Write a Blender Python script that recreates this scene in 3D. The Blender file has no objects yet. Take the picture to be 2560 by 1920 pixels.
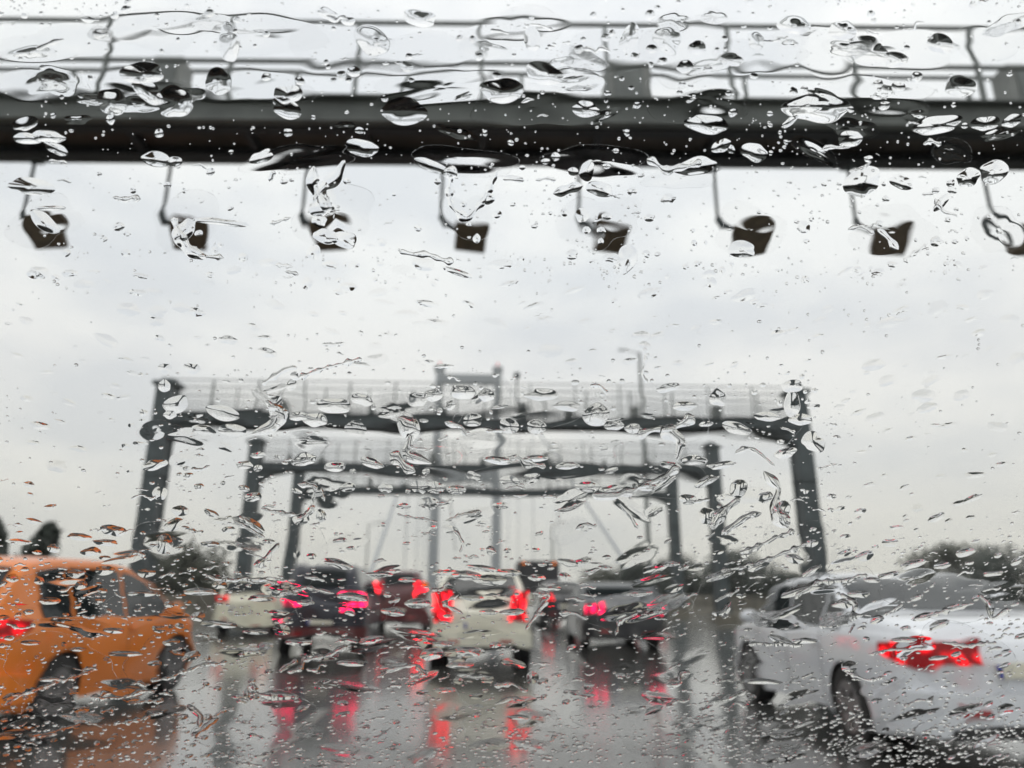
import bpy, bmesh, math, random
import numpy as np
from mathutils import Vector, Matrix

scene = bpy.context.scene
col = scene.collection
R = math.radians
EYE = 1.25
TILT, YAW = R(16.2), R(1.8)          # camera looks up, and a little to the right of the road's direction

# ------------------------------------------------------------------ camera
cam = bpy.data.cameras.new('camera')
cam_o = bpy.data.objects.new('camera', cam)
col.objects.link(cam_o)
cam_o.location = (0, 0, EYE)
_cam_rot = Matrix.Rotation(-YAW, 3, 'Z') @ Matrix.Rotation(R(90) + TILT, 3, 'X') @ Matrix.Rotation(R(0.25), 3, 'Z')
cam_o.rotation_euler = _cam_rot.to_euler()
cam.lens = 25.0
cam.sensor_width = 36.0
cam.clip_start = 0.01
cam.clip_end = 6000
cam.dof.use_dof = True
cam.dof.focus_distance = 0.425
cam.dof.aperture_fstop = 25.0 / 3.8
scene.camera = cam_o

# ------------------------------------------------------------------ world: overcast sky
world = bpy.data.worlds.new('World')
scene.world = world
world.use_nodes = True
wn, wl = world.node_tree.nodes, world.node_tree.links
wn.clear()
w_out = wn.new('ShaderNodeOutputWorld')
w_bg = wn.new('ShaderNodeBackground')
w_sky = wn.new('ShaderNodeTexSky')
w_sky.sky_type = 'NISHITA'
w_sky.sun_disc = False
w_sky.sun_elevation = R(74)
w_sky.sun_rotation = R(20)
w_sky.dust_density = 6
w_hs = wn.new('ShaderNodeHueSaturation')
w_hs.inputs['Saturation'].default_value = 0.15
w_hs.inputs['Value'].default_value = 0.10
w_tc = wn.new('ShaderNodeTexCoord')
w_sep = wn.new('ShaderNodeSeparateXYZ')
w_ramp = wn.new('ShaderNodeValToRGB')
e = w_ramp.color_ramp.elements
e[0].position = 0.0; e[0].color = (0.77, 0.75, 0.67, 1)
e[1].position = 1.0; e[1].color = (0.95, 0.95, 0.95, 1)
for p, c in ((0.06, (0.76, 0.745, 0.685, 1)), (0.16, (0.755, 0.755, 0.735, 1)), (0.28, (0.755, 0.76, 0.765, 1)),
             (0.42, (0.78, 0.80, 0.82, 1)), (0.58, (0.83, 0.85, 0.87, 1)), (0.72, (0.88, 0.89, 0.91, 1))):
    k = e.new(p); k.color = c
w_map = wn.new('ShaderNodeMapping')
w_map.inputs['Scale'].default_value = (1, 1, 2.2)
w_noise = wn.new('ShaderNodeTexNoise')
w_noise.inputs['Scale'].default_value = 3.4
w_noise.inputs['Detail'].default_value = 5
w_noise.inputs['Roughness'].default_value = 0.5
w_mul = wn.new('ShaderNodeMixRGB'); w_mul.blend_type = 'MULTIPLY'; w_mul.inputs[0].default_value = 1
w_mix = wn.new('ShaderNodeMixRGB'); w_mix.inputs[0].default_value = 0.12
wl.new(w_tc.outputs['Generated'], w_sep.inputs[0])
wl.new(w_sep.outputs['Z'], w_ramp.inputs[0])
wl.new(w_tc.outputs['Generated'], w_map.inputs[0])
wl.new(w_map.outputs[0], w_noise.inputs['Vector'])
wl.new(w_ramp.outputs[0], w_mul.inputs[1])
w_ct = wn.new('ShaderNodeValToRGB')
w_ct.color_ramp.elements[0].position = 0.40; w_ct.color_ramp.elements[0].color = (0.81, 0.825, 0.845, 1)
w_ct.color_ramp.elements[1].position = 0.60; w_ct.color_ramp.elements[1].color = (1.0, 0.99, 0.965, 1)
wl.new(w_noise.outputs[0], w_ct.inputs[0])
wl.new(w_ct.outputs[0], w_mul.inputs[2])
wl.new(w_sky.outputs[0], w_hs.inputs['Color'])
wl.new(w_mul.outputs[0], w_mix.inputs[1])
wl.new(w_hs.outputs[0], w_mix.inputs[2])
wl.new(w_mix.outputs[0], w_bg.inputs[0])
w_bg.inputs[1].default_value = 1.29
wl.new(w_bg.outputs[0], w_out.inputs[0])

sun = bpy.data.lights.new('sun', 'SUN')
sun.energy = 0.7
sun.angle = R(24)
sun.color = (1, 0.98, 0.95)
sun_o = bpy.data.objects.new('sun', sun)
sun_o.rotation_euler = (R(16), 0, R(20))
col.objects.link(sun_o)

scene.view_settings.view_transform = 'Standard'
scene.view_settings.look = 'None'
scene.view_settings.exposure = 0.0
scene.view_settings.gamma = 1.0
scene.cycles.max_bounces = 14
scene.cycles.transmission_bounces = 12
scene.cycles.transparent_max_bounces = 12
scene.cycles.glossy_bounces = 6
scene.cycles.diffuse_bounces = 3
scene.cycles.volume_bounces = 0
scene.cycles.caustics_refractive = True

# ------------------------------------------------------------------ materials
def nodes(m): return m.node_tree.nodes, m.node_tree.links

def pmat(name, color, rough=0.5, metal=0.0, coat=0.0, noise=0.0, nscale=6.0, bump=0.0, ior=1.5):
    m = bpy.data.materials.new(name)
    m.use_nodes = True
    n, l = nodes(m)
    b = n['Principled BSDF']
    b.inputs['Base Color'].default_value = (*color, 1)
    b.inputs['Roughness'].default_value = rough
    b.inputs['Metallic'].default_value = metal
    b.inputs['IOR'].default_value = ior
    b.inputs['Coat Weight'].default_value = coat
    b.inputs['Coat Roughness'].default_value = 0.06
    if noise or bump:
        tc = n.new('ShaderNodeTexCoord')
        t = n.new('ShaderNodeTexNoise')
        t.inputs['Scale'].default_value = nscale
        t.inputs['Detail'].default_value = 6
        l.new(tc.outputs['Object'], t.inputs['Vector'])
        if noise:
            r = n.new('ShaderNodeValToRGB')
            r.color_ramp.elements[0].position = 0.3
            r.color_ramp.elements[1].position = 0.7
            r.color_ramp.elements[0].color = (*[max(0, c * (1 - noise)) for c in color], 1)
            r.color_ramp.elements[1].color = (*[min(1, c * (1 + noise)) for c in color], 1)
            l.new(t.outputs[0], r.inputs[0])
            l.new(r.outputs[0], b.inputs['Base Color'])
        if bump:
            bp = n.new('ShaderNodeBump')
            bp.inputs['Strength'].default_value = bump
            bp.inputs['Distance'].default_value = 0.02
            l.new(t.outputs[0], bp.inputs['Height'])
            l.new(bp.outputs[0], b.inputs['Normal'])
    return m

def emat(name, color, strength):
    m = bpy.data.materials.new(name)
    m.use_nodes = True
    n, l = nodes(m)
    b = n['Principled BSDF']
    b.inputs['Base Color'].default_value = (*color, 1)
    b.inputs['Roughness'].default_value = 0.2
    b.inputs['Emission Color'].default_value = (*color, 1); b.inputs['Base Color'].default_value = (color[0] * 0.3, color[1] * 0.5, color[2] * 0.5, 1)
    # LED clusters behind the lens: bright cells over a dimmer lens
    tc = n.new('ShaderNodeTexCoord'); v = n.new('ShaderNodeTexVoronoi')
    v.inputs['Scale'].default_value = 8
    mr = n.new('ShaderNodeMapRange')
    mr.inputs['From Min'].default_value = 0.1; mr.inputs['From Max'].default_value = 0.55
    mr.inputs['To Min'].default_value = strength * 2.2; mr.inputs['To Max'].default_value = strength * 0.06
    l.new(tc.outputs['Object'], v.inputs['Vector'])
    l.new(v.outputs['Distance'], mr.inputs[0])
    l.new(mr.outputs[0], b.inputs['Emission Strength'])
    return m

M = {}
M['steel_dark'] = pmat('steel_dark', (0.07, 0.085, 0.09), 0.45, 0.0, noise=0.25, nscale=3)
M['steel_galv'] = pmat('steel_galv', (0.17, 0.185, 0.18), 0.5, 0.1, noise=0.2, nscale=4)
M['fascia'] = pmat('fascia', (0.115, 0.126, 0.118), 0.5, 0.0, noise=0.3, nscale=1.7)
M['underside'] = pmat('underside', (0.075, 0.062, 0.05), 0.7, 0.0, noise=0.4, nscale=2)
M['black'] = pmat('black', (0.02, 0.022, 0.025), 0.5)
M['antenna'] = pmat('antenna', (0.07, 0.05, 0.028), 0.6, noise=0.3, nscale=9)
M['cabinet'] = pmat('cabinet', (0.24, 0.25, 0.24), 0.5, noise=0.15, nscale=5)
M['tyre'] = pmat('tyre', (0.018, 0.018, 0.018), 0.6)
M['rim'] = pmat('rim', (0.32, 0.33, 0.34), 0.3, 0.8)
M['glass_dark'] = pmat('glass_dark', (0.010, 0.014, 0.015), 0.04, ior=1.4)
M['trim'] = pmat('trim', (0.025, 0.025, 0.026), 0.45)
M['plate'] = pmat('plate', (0.75, 0.72, 0.6), 0.5)
M['plate_blue'] = pmat('plate_blue', (0.03, 0.05, 0.35), 0.5)
M['red_lit'] = emat('red_lit', (1.0, 0.006, 0.014), 1.0)
M['pink_lit'] = emat('pink_lit', (1.0, 0.008, 0.08), 4.0)
M['red_hot'] = emat('red_hot', (1.0, 0.010, 0.025), 5.5)
M['red_bright'] = emat('red_bright', (1.0, 0.008, 0.02), 2.6)
M['red_soft'] = emat('red_soft', (0.9, 0.02, 0.02), 0.55)
M['orange_lit'] = emat('orange_lit', (1.0, 0.22, 0.01), 4.0)
M['red_lens'] = pmat('red_lens', (0.35, 0.008, 0.012), 0.1, coat=1)
M['concrete'] = pmat('concrete', (0.19, 0.175, 0.14), 0.75, noise=0.3, nscale=1.4, bump=0.3)
M['tower_paint'] = pmat('tower_paint', (0.30, 0.32, 0.34), 0.6)
M['bark'] = pmat('bark', (0.06, 0.045, 0.03), 0.9, noise=0.3)
M['leaf_dark'] = pmat('leaf_dark', (0.022, 0.032, 0.022), 0.5, noise=0.5, nscale=1.2)
M['leaf_grey'] = pmat('leaf_grey', (0.06, 0.065, 0.045), 0.6, noise=0.4, nscale=1.0)
M['cabin'] = pmat('cabin', (0.03, 0.03, 0.032), 0.8, noise=0.2)
M['hood'] = pmat('hood', (0.05, 0.055, 0.06), 0.3, coat=1)

def paint(name, c, rough=0.35):
    return pmat(name, c, rough, 0.0, coat=1.0, noise=0.05, nscale=2)

# wet asphalt
def asphalt():
    m = bpy.data.materials.new('wet_asphalt'); m.use_nodes = True
    n, l = nodes(m); b = n['Principled BSDF']
    tc = n.new('ShaderNodeTexCoord')
    mp = n.new('ShaderNodeMapping'); mp.inputs['Scale'].default_value = (1, 0.35, 1)
    l.new(tc.outputs['Object'], mp.inputs[0])
    n1 = n.new('ShaderNodeTexNoise'); n1.inputs['Scale'].default_value = 0.9; n1.inputs['Detail'].default_value = 8
    l.new(mp.outputs[0], n1.inputs['Vector'])
    n2 = n.new('ShaderNodeTexNoise'); n2.inputs['Scale'].default_value = 55; n2.inputs['Detail'].default_value = 3
    l.new(tc.outputs['Object'], n2.inputs['Vector'])
    cr = n.new('ShaderNodeValToRGB')
    cr.color_ramp.elements[0].color = (0.045, 0.046, 0.044, 1); cr.color_ramp.elements[1].color = (0.10, 0.098, 0.09, 1)
    l.new(n1.outputs[0], cr.inputs[0]); l.new(cr.outputs[0], b.inputs['Base Color'])
    rr = n.new('ShaderNodeMapRange')
    rr.inputs['From Min'].default_value = 0.35; rr.inputs['From Max'].default_value = 0.65
    rr.inputs['To Min'].default_value = 0.11; rr.inputs['To Max'].default_value = 0.26
    l.new(n1.outputs[0], rr.inputs[0]); l.new(rr.outputs[0], b.inputs['Roughness'])
    b.inputs['IOR'].default_value = 1.5
    b.inputs['Specular IOR Level'].default_value = 0.3
    b.inputs['Coat Weight'].default_value = 1.0
    b.inputs['Coat IOR'].default_value = 1.33
    b.inputs['Coat Roughness'].default_value = 0.11
    bp = n.new('ShaderNodeBump'); bp.inputs['Strength'].default_value = 0.12; bp.inputs['Distance'].default_value = 0.01
    l.new(n2.outputs[0], bp.inputs['Height']); l.new(bp.outputs[0], b.inputs['Normal'])
    return m
M['asphalt'] = asphalt()
M['ground'] = pmat('verge', (0.06, 0.065, 0.04), 0.7, noise=0.4, nscale=0.2)
M['hill'] = pmat('hill', (0.06, 0.07, 0.05), 0.9, noise=0.3, nscale=0.02)
M['marking'] = pmat('marking', (0.22, 0.22, 0.20), 0.3, noise=0.4, nscale=8, coat=0.6)

def water_mat():
    m = bpy.data.materials.new('rain_water'); m.use_nodes = True
    n, l = nodes(m); n.clear()
    o = n.new('ShaderNodeOutputMaterial'); g = n.new('ShaderNodeBsdfGlass')
    g.inputs['IOR'].default_value = 1.333; g.inputs['Roughness'].default_value = 0.0
    g.inputs['Color'].default_value = (1, 1, 1, 1)
    l.new(g.outputs[0], o.inputs['Surface'])
    return m
M['water'] = water_mat()
def pane_mat():
    m = bpy.data.materials.new('clear_pane'); m.use_nodes = True
    n, l = nodes(m); n.clear()
    o = n.new('ShaderNodeOutputMaterial'); t = n.new('ShaderNodeBsdfTransparent')
    t.inputs['Color'].default_value = (0.985, 0.99, 0.985, 1)
    l.new(t.outputs[0], o.inputs['Surface'])
    return m
M['pane'] = pane_mat()

# ------------------------------------------------------------------ helpers
def tag(o, label=None, cat=None, group=None, kind=None):
    if label: o['label'] = label
    if cat: o['category'] = cat
    if group: o['group'] = group
    if kind: o['kind'] = kind
    return o

def mesh_obj(name, verts, faces, mat, parent=None, smooth=False, loc=(0, 0, 0)):
    me = bpy.data.meshes.new(name)
    me.from_pydata([tuple(map(float, v)) for v in verts], [], [tuple(map(int, f)) for f in faces])
    me.validate(); me.update()
    if isinstance(mat, (list, tuple)):
        for k in mat: me.materials.append(k)
    elif mat: me.materials.append(mat)
    if smooth: me.polygons.foreach_set('use_smooth', [True] * len(me.polygons))
    o = bpy.data.objects.new(name, me)
    o.location = loc
    col.objects.link(o)
    if parent: o.parent = parent
    return o

def empty(name, loc=(0, 0, 0), rz=0):
    o = bpy.data.objects.new(name, None)
    o.empty_display_size = 0.2
    o.location = loc; o.rotation_euler = (0, 0, rz)
    col.objects.link(o)
    return o

class MB:
    """collects boxes and bars into one mesh"""
    def __init__(s): s.bm = bmesh.new()
    def box(s, c, d, rot=None, bevel=0.0):
        mat = Matrix.Translation(Vector(c))
        if rot is not None: mat = mat @ rot
        mat = mat @ Matrix.Diagonal((d[0], d[1], d[2], 1))
        r = bmesh.ops.create_cube(s.bm, size=1.0, matrix=mat)
        if bevel > 0:
            es = set()
            for v in r['verts']: es.update(v.link_edges)
            bmesh.ops.bevel(s.bm, geom=list(es), offset=bevel, segments=2, affect='EDGES', profile=0.5)
        return s
    def tube(s, a, b, r, seg=10, r2=None):
        a, b = Vector(a), Vector(b); d = b - a
        q = d.to_track_quat('Z', 'Y').to_matrix().to_4x4()
        bmesh.ops.create_cone(s.bm, cap_ends=True, segments=seg, radius1=r, radius2=r if r2 is None else r2,
                              depth=d.length, matrix=Matrix.Translation((a + b) / 2) @ q)
        return s
    def prism(s, pts, axis_lo, axis_hi, axis='y'):
        """polygon pts (x, z) extruded along y"""
        lo = [s.bm.verts.new((p[0], axis_lo, p[1]) if axis == 'y' else (axis_lo, p[0], p[1])) for p in pts]
        hi = [s.bm.verts.new((p[0], axis_hi, p[1]) if axis == 'y' else (axis_hi, p[0], p[1])) for p in pts]
        s.bm.faces.new(lo); s.bm.faces.new(hi[::-1])
        n = len(pts)
        for i in range(n):
            s.bm.faces.new((lo[i], hi[i], hi[(i + 1) % n], lo[(i + 1) % n]))
        return s
    def ball(s, c, d, seg=12):
        bmesh.ops.create_uvsphere(s.bm, u_segments=seg, v_segments=max(6, seg // 2 + 2), radius=0.5,
                                  matrix=Matrix.Translation(Vector(c)) @ Matrix.Diagonal((d[0], d[1], d[2], 1)))
        return s
    def build(s, name, mat, parent=None, smooth=False):
        bmesh.ops.recalc_face_normals(s.bm, faces=s.bm.faces[:])
        me = bpy.data.meshes.new(name); s.bm.to_mesh(me); s.bm.free()
        me.materials.append(mat)
        if smooth:
            me.polygons.foreach_set('use_smooth', [True] * len(me.polygons))
            try: me.set_sharp_from_angle(angle=R(40))
            except Exception: pass
        o = bpy.data.objects.new(name, me); col.objects.link(o)
        if parent: o.parent = parent
        return o

def kids(o): return [c for c in bpy.data.objects if c.parent == o]
def copy_tree(o, parent=None, _map=None):
    if _map is None:
        _map = {}
        for c in bpy.data.objects:
            if c.parent: _map.setdefault(c.parent.name, []).append(c)
    c = o.copy(); col.objects.link(c); c.parent = parent
    for ch in _map.get(o.name, []): copy_tree(ch, c, _map)
    return c

# ------------------------------------------------------------------ setting
g = MB(); g.box((0, 500, -0.06), (1500, 1400, 0.1)); go = g.build('ground', M['ground']); tag(go, kind='structure')
def sheet(name, x0, x1, y0, y1, z, mat):
    nx, ny = 2, 60
    v, f = [], []
    for j in range(ny + 1):
        for i in range(nx + 1):
            v.append((x0 + (x1 - x0) * i / nx, y0 + (y1 - y0) * j / ny, z))
    for j in range(ny):
        for i in range(nx):
            a = j * (nx + 1) + i; f.append((a, a + 1, a + nx + 2, a + nx + 1))
    return mesh_obj(name, v, f, mat)
road = sheet('road', -14.5, 14.5, -40, 900, 0.0, M['asphalt']); tag(road, kind='structure')
mk = MB()
for lx in (-8.7, -5.35, -1.75, 1.75, 5.3, 8.9):
    y = -2.0 if abs(lx) < 6 else 14.0
    while y < 160:
        mk.box((lx, y + 1.5, 0.003), (0.12, 3.0, 0.002)); y += 7.5
for lx in (-11.9, 12.2):
    mk.box((lx, 80, 0.003), (0.15, 200, 0.002))
tag(mk.build('road_markings', M['marking']), kind='structure')

# distant hills
rng = random.Random(4)
def hills(y, h, seed, x0, x1):
    r_ = random.Random(seed); v, f = [], []
    n = 60; ph = [r_.uniform(0, 6.28) for _ in range(5)]
    for i in range(n + 1):
        t = i / n; x = x0 + (x1 - x0) * t
        z = h * (0.45 + 0.25 * math.sin(t * 5 + ph[0]) + 0.15 * math.sin(t * 13 + ph[1]) + 0.08 * math.sin(t * 37 + ph[2]))
        z *= math.sin(math.pi * t) ** 0.4
        v += [(x, y - 60, -1), (x, y - 20, z * 0.7), (x, y, z), (x, y + 40, -1)]
    for i in range(n):
        for k in range(3):
            a = i * 4 + k; f.append((a, a + 4, a + 5, a + 1))
    return mesh_obj('hill', v, f, M['hill'], smooth=True)
tag(hills(520, 9, 3, -420, 60), kind='structure')
tag(hills(560, 8, 8, -60, 430), kind='structure')

# low concrete barriers along both sides of the road
for sx, lab in ((-12.6, 'low grey brown concrete barrier along the road behind the orange taxi'), (12.9, 'low grey brown concrete barrier along the road behind the silver sedan')):
    b = MB(); b.prism([(sx - 0.3, 0), (sx + 0.3, 0), (sx + 0.26, 0.1), (sx + 0.12, 0.42), (sx + 0.09, 1.0), (sx - 0.09, 1.0), (sx - 0.12, 0.42), (sx - 0.26, 0.1)], 12, 190)
    tag(b.build('concrete_barrier', M['concrete']), lab, 'barrier', 'concrete barriers edging the road')

# ------------------------------------------------------------------ gantries
GX = -0.15
HALF = 10.7
Z_BOT, Z_TOP, Z_RAIL = 6.52, 6.83, 7.95

def gantry(yf, near, label, seed):
    r_ = random.Random(seed)
    g = empty('toll_gantry', (GX, yf, 0), R(-1.4) if near else 0)
    tag(g, label, 'gantry', 'toll gantries spanning the road')
    D = 0.88
    ym = D / 2
    for s in (-1, 1):
        c = MB()
        # box column with flange plates and cap
        c.box((s * HALF, ym, 3.9), (0.46, 0.56, 7.8))
        c.box((s * HALF, ym - 0.31, 3.9), (0.54, 0.05, 7.8))
        c.box((s * HALF, ym + 0.31, 3.9), (0.54, 0.05, 7.8))
        for z in (1.6, 3.2, 4.8):
            c.box((s * HALF, ym, z), (0.57, 0.74, 0.05))
        co = c.build('column', M['steel_dark'], g)
        p = MB(); p.box((s * HALF, ym, 0.03), (1.1, 1.1, 0.06)); p.box((s * HALF, ym, 0.22), (0.9, 0.9, 0.34), bevel=0.02); p.build('footing', M['concrete'], co)
        p = MB(); p.box((s * HALF, ym, 7.87), (0.8, 0.8, 0.14), bevel=0.02); p.box((s * HALF, ym, 8.0), (0.4, 0.4, 0.14), bevel=0.02); p.build('cap', M['steel_dark'], co)
        h = MB()
        x0 = s * (HALF - 0.25)
        h.prism([(x0, 6.50), (x0, 5.95), (x0 - s * 0.2, 6.14), (x0 - s * 0.6, 6.33), (x0 - s * 1.4, 6.50)], 0.08, D - 0.08)
        h.build('knee_brace', M['steel_dark'], g)
    # beam: front and rear channels, cross members, underside plates
    L2 = HALF - 0.26
    b = MB()
    b.box((0, 0.035, (Z_BOT + Z_TOP) / 2), (2 * L2, 0.07, Z_TOP - Z_BOT))
    b.box((0, D - 0.035, (Z_BOT + Z_TOP) / 2), (2 * L2, 0.07, Z_TOP - Z_BOT))
    b.box((0, -0.02, Z_TOP + 0.012), (2 * L2, 0.13, 0.024))
    b.box((0, -0.02, Z_BOT - 0.012), (2 * L2, 0.11, 0.024))
    b.build('beam', M['fascia'] if near else M['steel_dark'], g)
    u = MB()
    u.box((0, 0.15, Z_BOT + 0.02), (2 * L2, 0.14, 0.08))
    u.box((0, D - 0.17, Z_BOT + 0.015), (2 * L2, 0.18, 0.09))
    x = -L2 + 0.5
    while x < L2:
        u.box((x, D / 2, Z_BOT + 0.06), (0.08, 0.34, 0.1)); x += 1.42
    u.build('cross_frame', M['black'], g)
    d = MB(); d.box((0, D / 2, Z_BOT + 0.14), (2 * L2, D - 0.18, 0.04)); d.build('walkway_deck', M['underside'], g)
    # railings
    for yy in (0.0, D):
        rl = MB()
        for z in ((Z_RAIL, 7.37) if near else (Z_RAIL, 7.40, 7.0)):
            rl.tube((-L2, yy, z), (L2, yy, z), 0.029 if near else 0.017, 8)
        x = -3.02 - 4 * 1.505
        rr = rl.build('handrail', M['steel_galv'], g, True)
        post = None
        while x < L2:
            xx = x + (0.5 if yy else 0); x += 1.505
            if abs(xx) > L2: continue
            if post is None:
                ps = MB(); ps.box((0, 0, (Z_TOP + Z_RAIL) / 2 + 0.01), (0.045, 0.05, Z_RAIL - Z_TOP - 0.02)); ps.box((0, 0, Z_TOP + 0.034), (0.11, 0.09, 0.012))
                post = ps.build('post', M['steel_galv'], rr)
            else:
                q_ = post.copy(); col.objects.link(q_); q_.parent = rr; post = q_
            post.location = (xx, yy, 0)
        if not near:
            ms = MB(); x = -L2 + 0.1
            while x < L2:
                ms.box((x, yy, (Z_TOP + Z_RAIL) / 2), (0.011, 0.011, Z_RAIL - Z_TOP - 0.05)); x += 0.15
            ms.build('mesh_infill', M['cabinet'], rr)
    return g, D, L2

CAM = lambda px, py: (px, py)
def cabinet(g, x, y, w, h, d=0.3):
    c = MB(); c.box((x, y, Z_TOP + 0.03 + h / 2), (w, d, h), bevel=0.015)
    co = c.build('equipment_cabinet', M['cabinet'], g)
    dd = MB(); dd.box((x, y - d / 2 - 0.006, Z_TOP + 0.03 + h / 2), (w * 0.62, 0.014, h * 0.86)); dd.build('door', M['steel_galv'], co)

def antenna(g, x, D, seed):
    r_ = random.Random(seed)
    a = MB()
    y = D - 0.08
    a.box((x, y, 6.50), (0.16, 0.14, 0.03))
    a.tube((x, y, 6.50), (x, y, 5.72), 0.022, 8)
    a.tube((x, y, 5.75), (x + 0.07, y, 5.62), 0.045, 8)
    a.tube((x + 0.05, y, 5.66), (x + 0.24, y - 0.02, 5.57), 0.048, 8, 0.03)
    ao = a.build('hanger_arm', M['steel_dark'], g, True)
    b = MB()
    rot = Matrix.Rotation(R(r_.uniform(-9, 9)), 4, 'Y') @ Matrix.Rotation(R(r_.uniform(-14, 14)), 4, 'Z') @ Matrix.Rotation(R(-52), 4, 'X')
    b.box((x + 0.38, y - 0.03, 5.45), (0.38, 0.36, 0.10), rot=rot, bevel=0.02)
    b.box((x + 0.34, y, 5.52), (0.12, 0.12, 0.10), rot=rot)
    b.build('antenna', M['antenna'], ao)

g1, D1, L1 = gantry(7.18, True, 'nearest dark gantry directly overhead with plain handrails and hanging brown box antennas', 1)
for k in range(-7, 6):
    x = k * 1.735 + 1.22
    if abs(x) < L1 - 0.5: antenna(g1, x, D1, k + 20)
for x, w in ((-4.05, 0.38), (1.85, 0.60), (7.05, 0.60), (-8.1, 0.5)):
    cabinet(g1, x, 0.62, w, 0.98)
gs = [gantry(23.0, False, 'second gantry, widest of the three standing whole over the traffic', 2),
      gantry(32.6, False, 'third gantry, framed inside the widest one over the traffic', 3),
      gantry(40.4, False, 'farthest and smallest gantry, standing innermost over the traffic', 4)]
for q, (gg, D, L2) in enumerate(gs):
    r_ = random.Random(50 + q)
    x = -L2 + 1.3
    while x < L2 - 1:
        cabinet(gg, x, 0.45, r_.uniform(0.14, 0.32), r_.uniform(0.2, 0.6)); x += r_.uniform(1.2, 3.0)
# small mast lamp standing on the second gantry
for x in (1.05,):
    a = MB(); a.tube((x, 0.3, 6.85), (x, 0.3, 8.25), 0.03, 8); a.ball((x, 0.3, 8.33), (0.24, 0.24, 0.26)); a.build('camera_mast', M['steel_dark'], gs[0][0])

# ------------------------------------------------------------------ bridge tower, far
tw = empty('bridge_tower', (0, 330, 0))
tag(tw, 'tall pale grey two legged suspension bridge tower fading in the rain far behind', 'bridge tower')
XL, XR = -24.7, 3.4
for x in (XL, XR):
    t = MB(); t.prism([(x - 2.1, 0), (x + 2.1, 0), (x + 1.7, 103), (x - 1.7, 103)], -2, 2); lg = t.build('leg', M['tower_paint'], tw)
    t = MB(); t.box((x, 0, 104.2), (5, 5, 2.4), bevel=0.3); t.build('saddle_housing', M['tower_paint'], lg)
    t = MB(); t.tube((x, 0, 105.4), (x, 0, 107.2), 0.3, 8); t.ball((x, 0, 107.5), (1.1, 1.1, 1.1)); t.build('warning_lamp', M['red_lit'], lg)
t = MB(); t.box(((XL + XR) / 2, 0, 99), (XR - XL - 3.6, 2.6, 5)); t.build('portal_beam', M['tower_paint'], tw)
t = MB(); t.box(((XL + XR) / 2, 0, 52), (XR - XL - 3.8, 2.6, 4)); t.build('portal_beam', M['tower_paint'], tw)
for x, s in ((XL, -1), (XR, 1)):
    xb = -11.0 if s < 0 else 14.0
    c = MB(); c.tube((x, 0, 104), (xb, -262, 2), 0.18, 8); c.build('main_cable', M['tower_paint'], tw)
    c = MB()
    pts = [(x, 0, 104), (x, 100, 64), (x, 220, 30)]
    for a, b in zip(pts, pts[1:]): c.tube(a, b, 0.38, 8)
    c.build('main_cable', M['tower_paint'], tw)
    for k in range(5):
        y = -40 - 42 * k; z = 104 + y / 262 * 102
        c = MB(); c.tube((x + (xb - x) * (-y / 262), y, 1), (x + (xb - x) * (-y / 262), y, z), 0.09, 6); c.build('hanger_cable', M['tower_paint'], tw)

# ------------------------------------------------------------------ lamp posts
def lamp_post(x, y, h, r, label, s=1):
    p = empty('lamp_post', (x, y, 0)); tag(p, label, 'lamp post', 'tall posts beyond the gantries')
    a = MB(); a.tube((0, 0, 0), (0, 0, h), r, 12, r * 0.55); a.box((0, 0, 0.1), (r * 4, r * 4, 0.2)); a.build('pole', M['steel_galv'], p, True)
    a = MB(); a.tube((0, 0, h - 0.1), (s * 1.4, 0, h + 0.25), 0.05, 8); a.build('arm', M['steel_galv'], p, True)
    a = MB(); a.box((s * 1.75, 0, h + 0.26), (0.9, 0.3, 0.14), bevel=0.04); a.build('lamp_head', M['steel_galv'], p)
lamp_post(15.5, 70, 25.2, 0.27, 'tall thin grey post rising through the right ends of the gantries', -1)
lamp_post(9.7, 110, 11, 0.2, 'short pale post far off above the dark sedan', 1)
lamp_post(-15.7, 95, 9.5, 0.13, 'short pale post far off above the white hatchback', 1)

# ------------------------------------------------------------------ trees
def tree(x, y, h, r, mat, label, conical=False, n=900, seed=1, cat='tree', name='tree'):
    r_ = random.Random(seed)
    t = empty(name, (x, y, 0)); tag(t, label, cat, 'trees beyond the road')
    tr = MB(); tr.tube((0, 0, 0), (0, 0, h * 0.55), h * 0.03, 8, h * 0.012)
    for k in range(5):
        a = r_.uniform(0, 6.28); z0 = h * r_.uniform(0.2, 0.5)
        tr.tube((0, 0, z0), (math.cos(a) * r * 0.5, math.sin(a) * r * 0.5, z0 + h * 0.2), h * 0.012, 6, h * 0.005)
    tr.build('trunk', M['bark'], t)
    v, f = [], []
    cl = []
    for k in range(34):
        z = r_.uniform(0.14, 0.95)
        rr = r * ((1.05 - z) if conical else math.sqrt(max(0.05, 1 - ((z - 0.5) / 0.52) ** 2)))
        a = r_.uniform(0, 6.28); q = rr * r_.uniform(0.2, 0.8)
        cl.append((math.cos(a) * q, math.sin(a) * q, z * h, rr * r_.uniform(0.35, 0.6) + 0.12))
    for k in range(n):
        cx, cy, cz, cr = cl[r_.randrange(len(cl))]
        d = Vector((r_.gauss(0, 1), r_.gauss(0, 1), r_.gauss(0, 0.8))).normalized() * cr * r_.uniform(0.4, 1.1)
        p = Vector((cx, cy, cz)) + d
        if p.z < 0.1: p.z = 0.1
        s = h * r_.uniform(0.02, 0.05)
        a1 = Vector((r_.gauss(0, 1), r_.gauss(0, 1), r_.gauss(0, 1))).normalized()
        a2 = a1.orthogonal().normalized()
        i = len(v)
        v += [p + a1 * s, p + a2 * s * 0.7, p - a1 * s, p - a2 * s * 0.7]
        f.append((i, i + 1, i + 2, i + 3))
    mesh_obj('crown', v, f, mat, t)
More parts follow.
